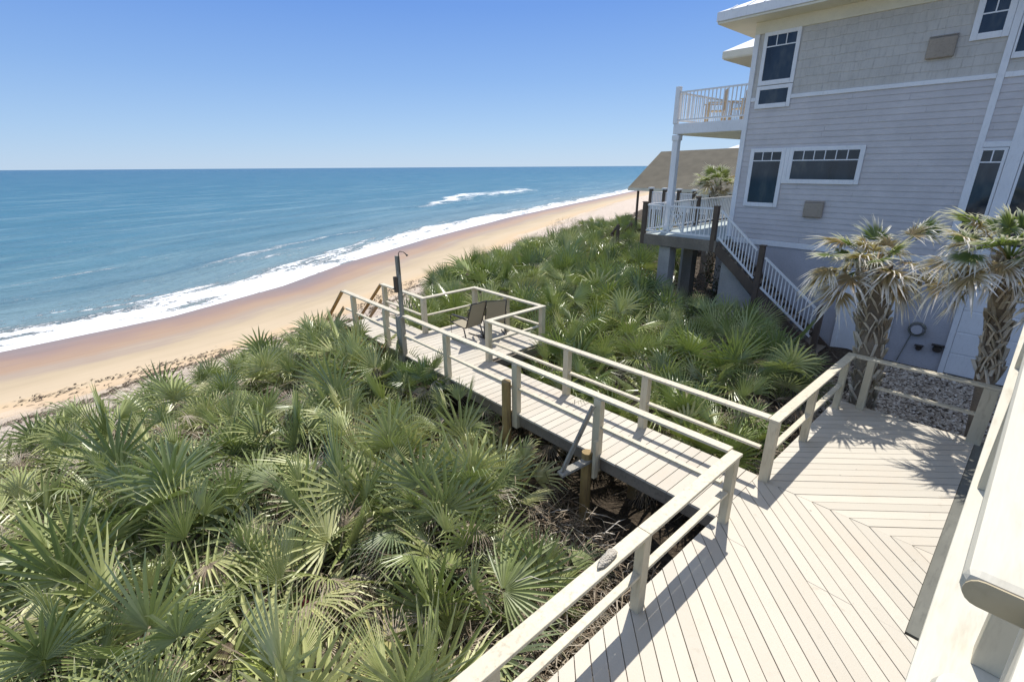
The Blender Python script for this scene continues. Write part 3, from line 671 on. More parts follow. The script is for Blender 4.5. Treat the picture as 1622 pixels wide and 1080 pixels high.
# wing roof beyond the balcony
mb = MB(); vs = [(20.0, 10.1, 8.20), (20.0, YN+.95, 8.20), (24, YN+.95, 9.9), (24, 8.1, 9.9), (28, 10.1, 8.2)]
mb.add(vs, [(0,3,2,1), (0,4,3)]); part(mb, 'wing_roof', M['metalroof'], house)
mb = MB(); mb.box(20.0, 20.03, YN+.9, 10.1, 7.97, 8.195); mb.box(20.03, 28, 10.07, 10.1, 7.97, 8.195); mb.box(20.03, 28, YN+.9, 10.07, 7.93, 7.968); part(mb, 'wing_soffit', M['cream'], house)
# balcony
mb = MB(); mb.box(HX, 20.9, YN+.02, 9.50, 5.15, 5.47); part(mb, 'balcony_slab', M['white'], house, .01)
mb = MB(); mb.box(HX+.12, 20.8, YN+.1, 9.38, 5.12, 5.148); part(mb, 'balcony_ceiling', M['cream'], house)
def panel(parent, p0, p1, zb, zt, n, mat='white', name='railing', zb1=None, zt1=None, bw_=.028, xpanel=None):
    mb = MB(); p0 = Vector((*p0, 0)); p1 = Vector((*p1, 0)); zb1 = zb if zb1 is None else zb1; zt1 = zt if zt1 is None else zt1
    a = Vector((p0.x, p0.y, zb)); b = Vector((p1.x, p1.y, zb1)); c = Vector((p0.x, p0.y, zt)); d = Vector((p1.x, p1.y, zt1))
    mb.beam(a, b, .05, .05); mb.beam(c, d, .06, .05)
    for i in range(n):
        t = (i+.5)/n; q = a.lerp(b, t); r_ = c.lerp(d, t)
        if xpanel and xpanel[0] < t < xpanel[1]: continue
        mb.beam(q, r_, bw_, bw_, (0,1,0))
    if xpanel:
        for t in xpanel: mb.beam(a.lerp(b, t), c.lerp(d, t), .05, .05, (0,1,0))
        t0, t1 = xpanel; mb.beam(a.lerp(b, t0), c.lerp(d, t1), .03, .03); mb.beam(c.lerp(d, t0), a.lerp(b, t1), .03, .03)
        for f in (.30, .70): mb.beam(a.lerp(c, f).lerp(b.lerp(d, f), t0), a.lerp(c, f).lerp(b.lerp(d, f), t1), .03, .03)
    return part(mb, name, M[mat], parent)
panel(house, (HX+.05, YN+.05), (HX+.05, 9.36), 5.58, 6.42, 17, name='balcony_railing')
panel(house, (HX+.05, 9.44), (20.8, 9.44), 5.58, 6.42, 34, name='balcony_railing')
mb = MB(); mb.box(HX-.02, HX+.13, 9.38, 9.53, 5.47, 6.60); part(mb, 'balcony_post', M['white'], house, .01)
mb = MB(); mb.box(HX, HX+.20, 9.28, 9.48, 1.97, 4.95); mb.box(HX-.03, HX+.23, 9.25, 9.50, 4.95, 5.12); mb.box(HX-.03, HX+.23, 9.25, 9.51, 1.97, 2.15); part(mb, 'balcony_column', M['white'], house, .01)
# wooden armchairs on the balcony
def armchair(loc, rz, label):
    t = thing('garden_armchair', label, 'chair', loc, 'wooden armchairs on the balcony'); t.rotation_euler = (0, 0, rz)
    mb = MB()
    for i in range(6): mb.box(-.27, .27, -.25+i*.09, -.25+i*.09+.075, .40, .425)
    mb.build('seat', M['teak'], t)
    mb = MB()
    for i in range(7): mb.box(-.26+i*.078, -.26+i*.078+.055, -.30, -.275, .42, 1.0)
    mb.box(-.30, .30, -.305, -.27, 1.0, 1.07); mb.build('backrest', M['teak'], t)
    for s in (-1, 1):
        mb = MB(); mb.box(s*.30-.03, s*.30+.03, .22, .28, 0, .64); mb.build('leg', M['teak'], t)
        mb = MB(); mb.box(s*.30-.03, s*.30+.03, -.32, -.26, 0, 1.0); mb.build('leg', M['teak'], t)
        mb = MB(); mb.box(s*.30-.05, s*.30+.05, -.32, .32, .64, .67); mb.build('armrest', M['teak'], t)
armchair((17.3, 8.75, 5.47), R(35), 'pale wooden armchair on the balcony, the one nearer the outer corner post')
armchair((17.2, 7.75, 5.47), R(60), 'pale wooden armchair on the balcony, the one beside the house wall')

# lower deck of the house
nd = thing('neighbour_deck', 'raised deck with white balusters and brown posts at the corner of the grey house', 'deck', (17, 8.3, 0))
mb = MB(); yy = YN+.02
while yy < 9.60: mb.box(14.85, 22.8, yy, yy+.135, 1.90, 1.94, random.random()); yy += .142
mb.box(14.85, 15.98, 6.95, 7.14, 1.90, 1.94, .5)
part(mb, 'floor_boards', M['tealdeck'], nd)
mb = MB(); mb.box(14.80, 14.848, 6.93, 9.66, 1.60, 1.945); mb.box(14.85, 22.8, 9.62, 9.66, 1.60, 1.945); mb.box(14.9, 22.7, 8.2, 8.35, 1.55, 1.895); mb.box(14.85, 15.9, 6.93, 6.97, 1.6, 1.895)
for x in np.arange(15.3, 22.5, .6): mb.box(x, x+.05, 7.16, 9.6, 1.66, 1.895)
part(mb, 'deck_beams', M['beam'], nd)
for x, y, zt in ((14.86, 9.58, 2.98), (14.86, 7.06, 2.96), (18.5, 9.58, 3.0), (22.7, 9.58, 3.0)):
    mb = MB(); mb.box(x-.07, x+.07, y-.07, y+.07, 1.60, zt); mb.box(x-.085, x+.085, y-.085, y+.085, zt, zt+.03); part(mb, 'post', M['brownpost'], nd, .008)
panel(nd, (14.86, 9.48), (14.86, 7.16), 2.06, 2.90, 16, xpanel=(.36, .58))
panel(nd, (14.96, 9.58), (18.4, 9.58), 2.06, 2.90, 24); panel(nd, (18.6, 9.58), (22.6, 9.58), 2.06, 2.90, 28)
for x, y, wd, m_ in ((15.15, 8.75, .42, 'concrete'), (15.9, 8.3, .35, 'beam'), (17.5, 9.2, .42, 'concrete'), (20.5, 9.2, .42, 'concrete')):
    mb = MB(); mb.box(x-wd/2, x+wd/2, y-wd/2, y+wd/2, -2.2, 1.56); part(mb, 'pier', M[m_], nd, .01)
# stairs of the house
hs_ = thing('house_stairs', 'steep outdoor stairs with white balusters and brown posts against the grey side wall', 'stairs', (15.3, 5, -1))
A, B_ = (6.92, 1.88), (3.72, -.92)
for x in (14.84, 15.78):
    mb = MB(); mb.beam((x, A[0], A[1]-.15), (x, B_[0]-.1, B_[1]-.1), .05, .28); part(mb, 'stringer', M['brownpost'], hs_)
for k in range(15):
    t = (k+.7)/15; y_, z_ = A[0]+(B_[0]-A[0])*t, A[1]+(B_[1]-A[1])*t
    mb = MB(); mb.box(14.82, 15.85, y_-.13, y_+.13, z_-.045, z_); part(mb, 'step', M['beam'], hs_)
panel(hs_, (14.84, 6.90), (14.84, 5.66), 2.06, 2.86, 13, name='baluster_panel', zb1=.98, zt1=1.80)
panel(hs_, (14.84, 5.42), (14.84, 3.88), .74, 1.62, 15, name='baluster_panel', zb1=-.42, zt1=.42)
for y_, z0_, z1_ in ((5.54, -1.2, 1.94), (3.74, -1.2, .48)):
    mb = MB(); mb.box(14.78, 14.92, y_-.07, y_+.07, z0_, z1_); mb.box(14.76, 14.94, y_-.09, y_+.09, z1_, z1_+.03); part(mb, 'stair_post', M['brownpost'], hs_, .006)
mb = MB(); mb.xprism([(6.75, 1.35), (5.35, .05), (4.6, -.65), (4.6, -1.3), (6.75, -1.6)], 15.0, 15.7); part(mb, 'support_wall', M['concrete'], hs_)

# far railing of the next lot
fr_ = thing('far_railing', 'distant white railing with dark capped posts beyond the lower deck', 'railing', (24, 13, 2))
pA, pB = (24.0, 15.2), (22.8, 11.2)
for i in range(5):
    t = i/4; x = pA[0]+(pB[0]-pA[0])*t; y = pA[1]+(pB[1]-pA[1])*t
    mb = MB(); mb.box(x-.08, x+.08, y-.08, y+.08, 1.5, 2.98); part(mb, 'post', M['brownpost'], fr_)
    mb = MB(); mb.box(x-.12, x+.12, y-.12, y+.12, 2.98, 3.06); part(mb, 'post_cap', M['white'], fr_)
    if i < 4:
        x2 = pA[0]+(pB[0]-pA[0])*(i+1)/4; y2 = pA[1]+(pB[1]-pA[1])*(i+1)/4
        panel(fr_, (x, y), (x2, y2), 1.95, 2.82, 9, bw_=.05)
mb = MB(); mb.beam((24.2, 15.3, 1.78), (22.9, 10.2, 1.78), .3, .3); mb.beam((24.1, 15.0, 1.6), (24.1, 15.0, -2.5), .3, .3); mb.beam((23.0, 11.2, 1.6), (23.0, 11.2, -2.2), .3, .3); part(mb, 'floor_beam', M['beam'], fr_)

# hose reel, spigots, conduit
hr = thing('hose_reel', 'round grey hose reel mounted low on the stucco wall beside the garage', 'hose reel', (HX-.1, 1.75, .08))
mb = MB()
for k in range(3): mb.tube([(HX-.07-.03*k, 1.75+.17*math.cos(a), .08+.17*math.sin(a)) for a in np.linspace(0, 2*math.pi, 25)], .022, 6)
part(mb, 'hose', M['skirt'], hr, smooth=True)
mb = MB(); mb.tube([(HX-.18, 1.75, .08), (HX-.003, 1.75, .08)], .12, 16); part(mb, 'drum', M['stucco'], hr)
mb = MB(); mb.tube([(HX-.04, 1.85, -.10), (HX-.04, 2.0, -.9)], .012, 6); part(mb, 'hose_tail', M['skirt'], hr)
for y_, z_, r_, lb in ((1.62, -.42, .07, 'small round black outlet low on the stucco wall, under the hose reel'), (1.25, -.35, .10, 'dark wall lamp low on the stucco wall, close to the garage door')):
    t = thing('wall_fitting', lb, 'fitting', (HX-.05, y_, z_))
    mb = MB(); mb.tube([(HX-.003, y_, z_), (HX-.07, y_, z_), (HX-.12, y_, z_)], [r_, r_, r_*.7], 12); part(mb, 'cover', M['blackmetal'], t)
    mb = MB(); mb.box(HX-.13, HX-.003, y_-r_*1.3, y_+r_*1.3, z_+r_*.9, z_+r_*1.15); part(mb, 'hood', M['blackmetal'], t)

# gravel bed, one sheet of stones
def gravel():
    mb = MB(); rnd = random.Random(5)
    for _ in range(9000):
        x = rnd.uniform(10.3, 15.9); y = rnd.uniform(-.6, 2.9); s = rnd.uniform(.02, .055); z = gz(x, y)
        a = rnd.uniform(0, 6.28); ca, sa = math.cos(a)*s, math.sin(a)*s; h = s*rnd.uniform(.4, .8); q = rnd.uniform(.6, 1)
        mb.add([(x+ca, y+sa, z), (x-sa*q, y+ca*q, z), (x-ca, y-sa, z), (x+sa*q, y-ca*q, z), (x+rnd.uniform(-.3, .3)*s, y+rnd.uniform(-.3, .3)*s, z+h)],
               [(0,1,4), (1,2,4), (2,3,4), (3,0,4)], rnd.random())
    m, nt, b = newmat('gravel_stone'); c = ramp(nt, attr(nt, 'tone'), [(0, (.22, .18, .14)), (.5, (.40, .34, .27)), (.9, (.56, .50, .42)), (1, (.68, .62, .54))]); nt.links.new(c.outputs[0], b.inputs['Base Color']); b.inputs['Roughness'].default_value = .9
    o = mb.build('gravel', m); tag(o, 'grey and brown gravel bed between the deck and the grey house', 'gravel', kind='stuff')
gravel()

# ------------------------------------------------------------------ far houses
fh = thing('shingle_roof_house', 'low house with a broad brown hipped shingle roof beyond the neighbour deck', 'house', (33, 15, -2))
mb = MB(); E = 2.72
vs = [(30, 20.9, E), (30, 9, E), (36, 9.5, 5.4), (34.5, 21.3, 5.15), (41, 21.5, E), (41, 9, E)]
mb.add(vs, [(0,3,2,1), (0,4,3), (4,5,2,3)]); mb.add([(v[0], v[1], v[2]-.12) for v in vs], [(0,1,5,4)])
part(mb, 'roof', M['roof'], fh)
mb = MB(); mb.box(29.98, 30.03, 9, 20.9, E-.2, E-.005); mb.box(30.03, 41, 20.88, 20.93, E-.2, E-.005); part(mb, 'fascia', M['cream'], fh)
mb = MB(); mb.box(31.2, 40, 9, 17.5, -3, E-.13); part(mb, 'wall', M['siding'], fh)
for x, y in ((30.4, 20.3), (30.4, 16.5)):
    mb = MB(); mb.box(x-.06, x+.06, y-.06, y+.06, -3.2, E-.2); part(mb, 'porch_post', M['brownpost'], fh)
mb = MB(); mb.box(31.15, 31.21, 12, 14, .3, 1.7); part(mb, 'window', M['glass'], fh)
fh2 = thing('distant_house', 'pale grey distant house wall rising above the brown shingle roof', 'house', (46, 20, 0))
mb = MB(); mb.box(44, 52, 12, 21.2, -3, 5.2); part(mb, 'wall', M['siding'], fh2)
mb = MB(); mb.add([(43.6, 21.7, 5.2), (43.6, 11, 5.2), (48, 11, 7), (48, 17.5, 7), (52.4, 21.7, 5.2)], [(0,3,2,1), (0,4,3)]); part(mb, 'roof', M['metalroof'], fh2)
mb = MB(); mb.box(43.94, 43.999, 18, 19.5, 2.2, 3.8); part(mb, 'window', M['glass'], fh2)
# neighbour's weathered beach steps
ns = thing('weathered_steps', 'brown weathered beach steps half lost in bushes below the neighbour deck', 'stairs', (27, 20, -2))
for dx in (0, 1.3):
    mb = MB(); mb.beam((24+dx, 17.2, .9), (29.5+dx, 22.4, -1.4), .09, .12); part(mb, 'handrail', M['brownpost'], ns)
    mb = MB(); mb.beam((24+dx, 17.2, -.1), (29.5+dx, 22.4, -2.4), .08, .22); part(mb, 'stringer', M['brownpost'], ns)
    for t in (0, .33, .66, 1):
        x, y, z_ = 24+dx+5.5*t, 17.2+5.2*t, .9-2.3*t
        mb = MB(); mb.box(x-.07, x+.07, y-.07, y+.07, z_-2.2, z_); part(mb, 'stair_post', M['brownpost'], ns)
for k in range(12):
    t = (k+.5)/12; mb = MB(); mb.beam((24+5.5*t, 17.2+5.2*t, -.02-2.3*t), (25.3+5.5*t, 17.2+5.2*t, -.02-2.3*t), .28, .04); part(mb, 'step', M['beam'], ns)

# ------------------------------------------------------------------ fan palms
def rnd_unit(rg): 
    while True:
        v = Vector((rg.uniform(-1,1), rg.uniform(-1,1), rg.uniform(-1,1)))
        if .1 < v.length < 1: return v.normalized()
def fan(mb, rg, O, a, n, L, nl=22, spread=112, droop=.18, cup=.12, tone=.5, join=.34, wind=None, wfac=1.02, rag=0):
    a = a.normalized(); n = (n-a*n.dot(a)).normalized(); b = n.cross(a).normalized()
    dth = R(2*spread)/nl
    for i in range(nl):
        th = -R(spread)+dth*(i+.5)+rg.uniform(-.15, .15)*dth
        d = a*math.cos(th)+b*math.sin(th); s = -a*math.sin(th)+b*math.cos(th)
        q = abs(th)/R(spread); Ll = L*(1-.30*q*q)*rg.uniform(.90, 1.04)
        jw = join*Ll*math.tan(dth/2)*.96*wfac
        dr = droop*rg.uniform(.6, 1.6); vs = []; rr = []; t0 = min(1, max(0, tone+rg.gauss(0, .11))); bend = rnd_unit(rg)*rag*.45 if rag else None
        lift = cup*(1-q*.4)
        for r, hw in ((.03, .10*jw/join), (join, jw), (.70, jw*.66), (1.0, jw*.05)):
            p = O+d*(r*Ll)+n*(lift*Ll*r*(1-r*.5))+Vector((0,0,-1))*(dr*Ll*r*r*r)
            if wind: p = p+wind*(Ll*r*r)
            if bend: p = p+bend*(Ll*r*r)
            vs += [p-s*hw, p+n*(-hw*.75), p+s*hw]; rr += [r]*3
        fs = []
        for k in range(3): c = k*3; fs += [(c, c+1, c+4, c+3), (c+1, c+2, c+5, c+4)]
        mb.add(vs, fs, [t0]*12, rr)
def petiole(mb, rg, p0, p1, bend, r0, r1, tone):
    pts = []; vs = []; rr = []
    for k in range(4):
        t = k/3; p = p0.lerp(p1, t)+Vector((0,0,1))*(bend*math.sin(math.pi*t)); r = r0+(r1-r0)*t
        for j in range(3): an = j*2.094; vs.append(p+Vector((math.cos(an)*r, math.sin(an)*r, 0)))
        rr += [.3]*3
    fs = [(k*3+j, k*3+(j+1)%3, k*3+3+(j+1)%3, k*3+3+j) for k in range(3) for j in range(3)]
    mb.add(vs, fs, [tone]*12, rr)
def make_palmetto(seed, nf=15, size=1.0, matn='palmetto'):
    rg = random.Random(seed); live = MB(); dead = MB()
    for i in range(nf):
        az_ = i*2.39996+rg.uniform(-.35, .35); fr = (i+.5)/nf
        el = R(86-58*fr+rg.uniform(-12, 12)); pl = size*rg.uniform(.38, .85)*(1-.1*fr)
        u = Vector((math.cos(az_)*math.cos(el), math.sin(az_)*math.cos(el), math.sin(el)))
        base = Vector((rg.uniform(-.08, .08), rg.uniform(-.08, .08), .12*size)); O = base+u*pl
        el2 = el-R(rg.choice((rg.uniform(-15, 8), rg.uniform(-5, 22), rg.uniform(10, 45)))); a = Vector((math.cos(az_)*math.cos(el2), math.sin(az_)*math.cos(el2), math.sin(el2)))
        n = Vector((-math.cos(az_)*math.sin(el2), -math.sin(az_)*math.sin(el2), math.cos(el2)))+rnd_unit(rg)*.6
        tn = min(1, max(0, rg.gauss(.45, .24)))
        petiole(live, rg, base, O, .03, .009, .006, min(1, tn+.25))
        fan(live, rg, O, a, n, size*rg.uniform(.50, .76), rg.choice((16, 18, 20, 22)), rg.choice((45, 65, 85, 100, 112))*rg.uniform(.92, 1.06), rg.choice((.02, .08, .2, .4)), rg.uniform(.02, .25), tn)
    for i in range(nf+2):
        az_ = rg.uniform(0, 6.28); el = R(rg.uniform(-5, 60)); pl = size*rg.uniform(.3, .8)
        u = Vector((math.cos(az_)*math.cos(el), math.sin(az_)*math.cos(el), math.sin(el)))
        base = Vector((0, 0, .12)); O = base+u*pl; a = (u+Vector((0, 0, -rg.uniform(.4, 1.1)))).normalized()
        n = Vector((0, 0, 1))+rnd_unit(rg)*.6; tn = rg.random()
        petiole(dead, rg, base, O, .03, .008, .005, tn)
        fan(dead, rg, O, a, n, size*rg.uniform(.36, .55), 15, rg.uniform(50, 95), rg.uniform(.3, .9), .05, tn, .25, rnd_unit(rg)*.2, .7)
    lo = live.build('fronds', M[matn]); do = dead.build('dead_fronds', M['deadfrond'])
    return lo, do
PROT = {}
for i in range(7): PROT['g%d' % i] = make_palmetto(100+i, random.Random(i).choice((9, 11, 13)), 1.06)
for i in range(5): PROT['l%d' % i] = make_palmetto(200+i, random.Random(i).choice((12, 14, 16)), 1.04, 'palmetto_lush')
used_mesh = set()
def place_palmetto(key, x, y, sc_, rz, label, group, z=None, tilt=(0, 0)):
    lo, do = PROT[key]
    r = bpy.data.objects.new('saw_palmetto', None); COL.objects.link(r); r.empty_display_size = .2
    r.location = (x, y, gz(x, y)-.03 if z is None else z); r.rotation_euler = (tilt[0], tilt[1], rz); r.scale = (sc_,)*3
    tag(r, label, 'palmetto', group)
    for s in (lo, do):
        if key not in used_mesh: c = s
        else: c = s.copy(); COL.objects.link(c)
        c.parent = r
    used_mesh.add(key); return r
rg = random.Random(77)
pts = []
def try_add(x, y, dmin):
    for a, b_, _ in pts:
        if (a-x)**2+(b_-y)**2 < dmin*dmin: return False
    return True
def edgeY(x): return vegline(x)
def forbidden(x, y):
    if (4.55 if y < 5.5 else 4.85) < x < 6.8 and 1.0 < y < 17.5: return True            # boardwalk
    if 6.9 <= x < 8.8 and 7.4 < y < 11.0: return True
    if y < 2.35+(.5 if x > 3 else 0): return True
    if x > 3.35 and x < 4.6 and y < 4.6: return True               # dark open ground by the first piling
    if 1.5 < x < 3.2 and y < 3.3: return True
    if x > 9.6 and y < 2.95+max(0, x-11)*.6: return True
    if x > 14.5 and y < 9.9: return True
    if x > 13.7 and y < 6.0: return True
    if 29 < x and y < 22.5: return True
    if 22 < x < 26 and y < 16.5: return True
    return y > edgeY(x)
PROT['g0']
LAB = {'left': ('grey green saw palmetto with fan fronds in the thicket left of the boardwalk', 'saw palmettos left of the boardwalk'),
       'edge': ('saw palmetto at the sandy edge of the thicket, against the beach', 'saw palmettos along the beach edge'),
       'right': ('lush green saw palmetto in the thicket between the boardwalk and the grey house', 'saw palmettos right of the boardwalk')}
cnt = 0
def zone(x, y):
    if edgeY(x)-y < 1.3: return 'edge'
    return 'left' if x < 5.5 else 'right'
for (n, x0, x1, y0, y1, dm) in ((3400, -5, 4.6, 2.0, 9.5, .76), (2600, -7, 5.2, 9, 18, .92), (3000, 6.9, 14, 2.5, 12, .84), (3000, 6.9, 20, 11, 24, 1.0), (1400, 16, 40, 14, 34, 1.6)):
    for _ in range(n):
        x, y = rg.uniform(x0, x1), rg.uniform(y0, y1)
        if forbidden(x, y): continue
        if math.hypot(x-1.45, y-3.9) < .98: continue                # brown gap
        if math.hypot(x-2.7, y-11.2) < .8: continue
        if not try_add(x, y, dm): continue
        pts.append((x, y, dm))
print('palmettos', len(pts))
pts.sort(key=lambda p: math.hypot(p[0], p[1]))
for i, (x, y, dm) in enumerate(pts[:285]):
    zn = zone(x, y); lush = (x > 6.5 and rg.random() < .8)
    key = ('l%d' % rg.randrange(5)) if lush else ('g%d' % rg.randrange(7))
    s = rg.uniform(.92, 1.32)*(1.06 if y > 8 else 1.10 if x < 5 else 1)*(1.0 if x < 6 else 1.12)*(.92 if dm > 1.2 else 1.08 if dm > .95 else 1)
    place_palmetto(key, x, y, s, rg.uniform(0, 6.28), *LAB[zn], tilt=(rg.uniform(-.2, .2), rg.uniform(-.2, .2)))
for k_ in list(PROT):
    if k_ not in used_mesh: [bpy.data.objects.remove(o) for o in PROT[k_]]
# special plants
place_palmetto('l0', 4.98, 8.35, .95, .4, 'dark green palmetto leaning over the left edge of the boardwalk beside its fourth post', None, z=-.75)
place_palmetto('g3', 3.55, 5.0, 1.32, 2.0, 'tall pale green palmetto standing alone beside the dark gap under the boardwalk', None, z=-1.25)
for k_, (x_, y_, s_, dz_) in enumerate(((4.72, 9.6, 1.15, .35), (4.62, 11.0, 1.2, .4), (4.75, 12.2, 1.15, .5), (4.5, 13.6, 1.2, .45), (4.35, 10.3, 1.2, .2), (4.2, 12.2, 1.2, .3), (4.9, 6.9, 1.0, .35))):
    place_palmetto(('g1', 'g4', 'g2', 'g5', 'g6', 'g0', 'g3')[k_], x_, y_, s_, k_*1.9, 'grey green saw palmetto crowding the left side of the boardwalk, near the shower post' if k_ < 6 else 'low saw palmetto against the boardwalk, between the shower and the tall piling', 'saw palmettos crowding the boardwalk' if k_ < 6 else None, z=gz(x_, y_)+dz_+.1)
# remaining far ones as filler stuff + filler fans between the plants
fil = MB(); rg = random.Random(5)
for (x, y, dm) in pts[285:]:
    for k in range(7):
        az_ = rg.uniform(0, 6.28); el = R(rg.uniform(30, 85)); u = Vector((math.cos(az_)*math.cos(el), math.sin(az_)*math.cos(el), math.sin(el)))
        O = Vector((x, y, gz(x, y)))+u*rg.uniform(.6, 1.1); fan(fil, rg, O, u, Vector((-u.x, -u.y, 1))+rnd_unit(rg)*.3, rg.uniform(.6, .8), 14, 100, .2, .1, rg.random(), .4)
for _ in range(900):
    x, y = rg.uniform(-5, 14), rg.uniform(2.6, 19)
    if forbidden(x, y): continue
    if 4.2 < x < 7.3: continue
    z = gz(x, y)+rg.uniform(.15, .6); az_ = rg.uniform(0, 6.28); el = R(rg.uniform(10, 70)); u = Vector((math.cos(az_)*math.cos(el), math.sin(az_)*math.cos(el), math.sin(el)))
    fan(fil, rg, Vector((x, y, z)), u, Vector((0, 0, 1))+rnd_unit(rg)*.5, rg.uniform(.35, .5), 16, 100, .25, .1, rg.random(), .4)
o = fil.build('palmetto_thicket', M['palmetto']); tag(o, 'low palmetto fans filling the gaps of the dune thicket', 'ground cover', kind='stuff')
dfl = MB(); rg = random.Random(15)
for _ in range(850):
    x, y = rg.uniform(-4.5, 14), rg.uniform(2.4, 15)
    if forbidden(x, y) and not math.hypot(x-1.45, y-3.9) < 1: continue
    if x > 5 and rg.random() < .5: continue
    if 4.1 < x < 7.4 or y < 2.9: continue
    z = gz(x, y)+rg.uniform(.3, 1.0); az_ = rg.uniform(0, 6.28); el = R(rg.uniform(-35, 45)); u = Vector((math.cos(az_)*math.cos(el), math.sin(az_)*math.cos(el), math.sin(el)))
    fan(dfl, rg, Vector((x, y, z)), u, Vector((0, 0, 1))+rnd_unit(rg)*.5, rg.uniform(.35, .55), 15, rg.uniform(50, 100), .5, .05, min(1, max(0, rg.gauss(.65, .25))), .25, rnd_unit(rg)*.15, .75, .2)
    petiole(dfl, rg, Vector((x, y, z)), Vector((x, y, z))-u*rg.uniform(.3, .7), .02, .007, .006, rg.random())
o = dfl.build('dead_fans', M['deadfrond']); tag(o, 'dry tan palmetto fans hanging among the green ones', 'dead leaves', kind='stuff')
# yellow fan
yf = thing('yellow_palmetto', 'small bright yellow green fan frond low at the bottom left, above brown litter', 'palmetto', (.55, 4.28, gz(.55, 4.28)))
mb = MB(); rg2 = random.Random(3); O = Vector((.46, 4.22, -.58)); petiole(mb, rg2, Vector((.55, 4.3, -1.4)), O, .02, .008, .006, .8)
fan(mb, rg2, O, Vector((.75, .15, .12)), Vector((-.25, -.35, 1)), .50, 21, 150, .12, .02, .6, .22); part(mb, 'frond', M['yellowfan'], yf)
# litter
lit = MB(); rg = random.Random(9)
for (n, x0, x1, y0, y1, hh, s0) in ((42000, -4.5, 4.9, 1.2, 9, .55, 1.15), (14000, -6, 5, 8, 17.5, .5, 1.3), (13000, 6.5, 14, 2.2, 18, .5, 1.3)):
    for _ in range(n):
        x, y = rg.uniform(x0, x1), rg.uniform(y0, y1)
        if y > edgeY(x)+.3 or (x > 9.8 and y < 2.5) or (6.4 < x < 8.3 and 7.8 < y < 10.7): continue
        z = gz(x, y)+abs(rg.gauss(0, hh*.6)); l = rg.uniform(.12, .5)*s0; w_ = rg.uniform(.0025, .007)*s0
        an = rg.uniform(0, 6.28); e_l = rg.gauss(0, .35); d = Vector((math.cos(an)*math.cos(e_l), math.sin(an)*math.cos(e_l), math.sin(e_l)))
        s = d.cross(Vector((rg.uniform(-.5, .5), rg.uniform(-.5, .5), 1))).normalized()*w_; p = Vector((x, y, z)); k = Vector((rg.uniform(-.1, .1), rg.uniform(-.1, .1), rg.uniform(-.05, .1)))*l*2
        lit.add([p-s, p+s, p+d*l*.5+k+s, p+d*l*.5+k-s, p+d*l], [(0,1,2,3), (3,2,4)], min(1, max(0, rg.gauss(.5, .25))), .3)
o = lit.build('leaf_litter', M['litter']); tag(o, 'tangled brown and tan dead palmetto litter under the thicket', 'litter', kind='stuff')
# low vines / leafy ground cover
vin = MB(); rg = random.Random(21)
def leafquad(mb, rg, p, s, tone):
    n = rnd_unit(rg); n.z = abs(n.z)+.4; n.normalize(); a = n.cross(rnd_unit(rg)).normalized(); b = n.cross(a)
    mb.add([p-a*s*.5, p+b*s*.32, p+a*s*.5, p-b*s*.32], [(0,1,2,3)], tone, .5)
cl = [(-1.3, 5.6, .5), (-1.1, 4.9, .4), (2.0, 4.9, .5), (1.5, 6.8, .5), (3.6, 10.5, .9), (4.3, 12.5, .8), (2.6, 8.6, .4), (4.2, 14, .9), (2.2, 13.5, 1.0), (9, 10, 1), (11, 8, 1), (8, 14, 1.5), (9.3, 5, .8), (4.3, 7.4, .5)]
for cx_, cy_, cr_ in cl:
    for _ in range(int(700*cr_)):
        x, y = rg.gauss(cx_, cr_*.5), rg.gauss(cy_, cr_*.5); leafquad(vin, rg, Vector((x, y, gz(x, y)+rg.uniform(.05, .5))), rg.uniform(.04, .08), rg.random())
o = vin.build('vines', M['shrub']); tag(o, 'small yellow green leaves of vines creeping through the thicket', 'ground cover', kind='stuff')
# leafy shrubs
def shrub(x, y, h, rad, label, mat='shrub', n=1500, s0=.07, seed=1, group=None, stems=9):
    rg = random.Random(seed); z0 = gz(x, y); t = thing('leafy_shrub', label, 'shrub', (x, y, z0), group)
    st_ = MB(); lf = MB(); tips = []
    for i in range(stems):
        a = rg.uniform(0, 6.28); el = rg.uniform(.6, 1.45); ln = h*rg.uniform(.6, 1); p = Vector((0, 0, 0)); d = Vector((math.cos(a)*math.cos(el), math.sin(a)*math.cos(el), math.sin(el)))
        pp = [p]
        for k in range(5): d = (d+rnd_unit(rg)*.25).normalized(); p = p+d*ln/5*Vector((rad/h*1.1, rad/h*1.1, 1)).length/1.2; pp.append(p); tips.append(p)
        st_.tube(pp, [.02, .016, .013, .01, .007, .004], 5)
    st_.build('stems', M['twig'], t)
    for _ in range(n):
        c = rg.choice(tips); lobe = Vector((rg.gauss(0, 1), rg.gauss(0, 1), rg.gauss(0, .8)))*rad*.22
        q = c+lobe
        if q.z < .05: continue
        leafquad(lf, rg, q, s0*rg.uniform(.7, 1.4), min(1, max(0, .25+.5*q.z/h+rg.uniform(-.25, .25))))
    lf.build('foliage', M[mat], t); return t
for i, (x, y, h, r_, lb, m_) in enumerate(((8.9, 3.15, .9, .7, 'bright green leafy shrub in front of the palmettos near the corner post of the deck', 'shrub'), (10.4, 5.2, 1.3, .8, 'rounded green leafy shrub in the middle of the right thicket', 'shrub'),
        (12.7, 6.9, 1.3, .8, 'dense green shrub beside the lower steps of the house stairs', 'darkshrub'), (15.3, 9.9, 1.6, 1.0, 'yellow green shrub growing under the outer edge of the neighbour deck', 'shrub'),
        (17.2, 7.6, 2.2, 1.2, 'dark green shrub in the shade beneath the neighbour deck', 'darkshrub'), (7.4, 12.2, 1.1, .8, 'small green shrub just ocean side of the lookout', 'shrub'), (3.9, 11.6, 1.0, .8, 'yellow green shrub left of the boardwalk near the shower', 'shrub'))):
    shrub(x, y, h, r_, lb, m_, 1500, .075, 40+i)
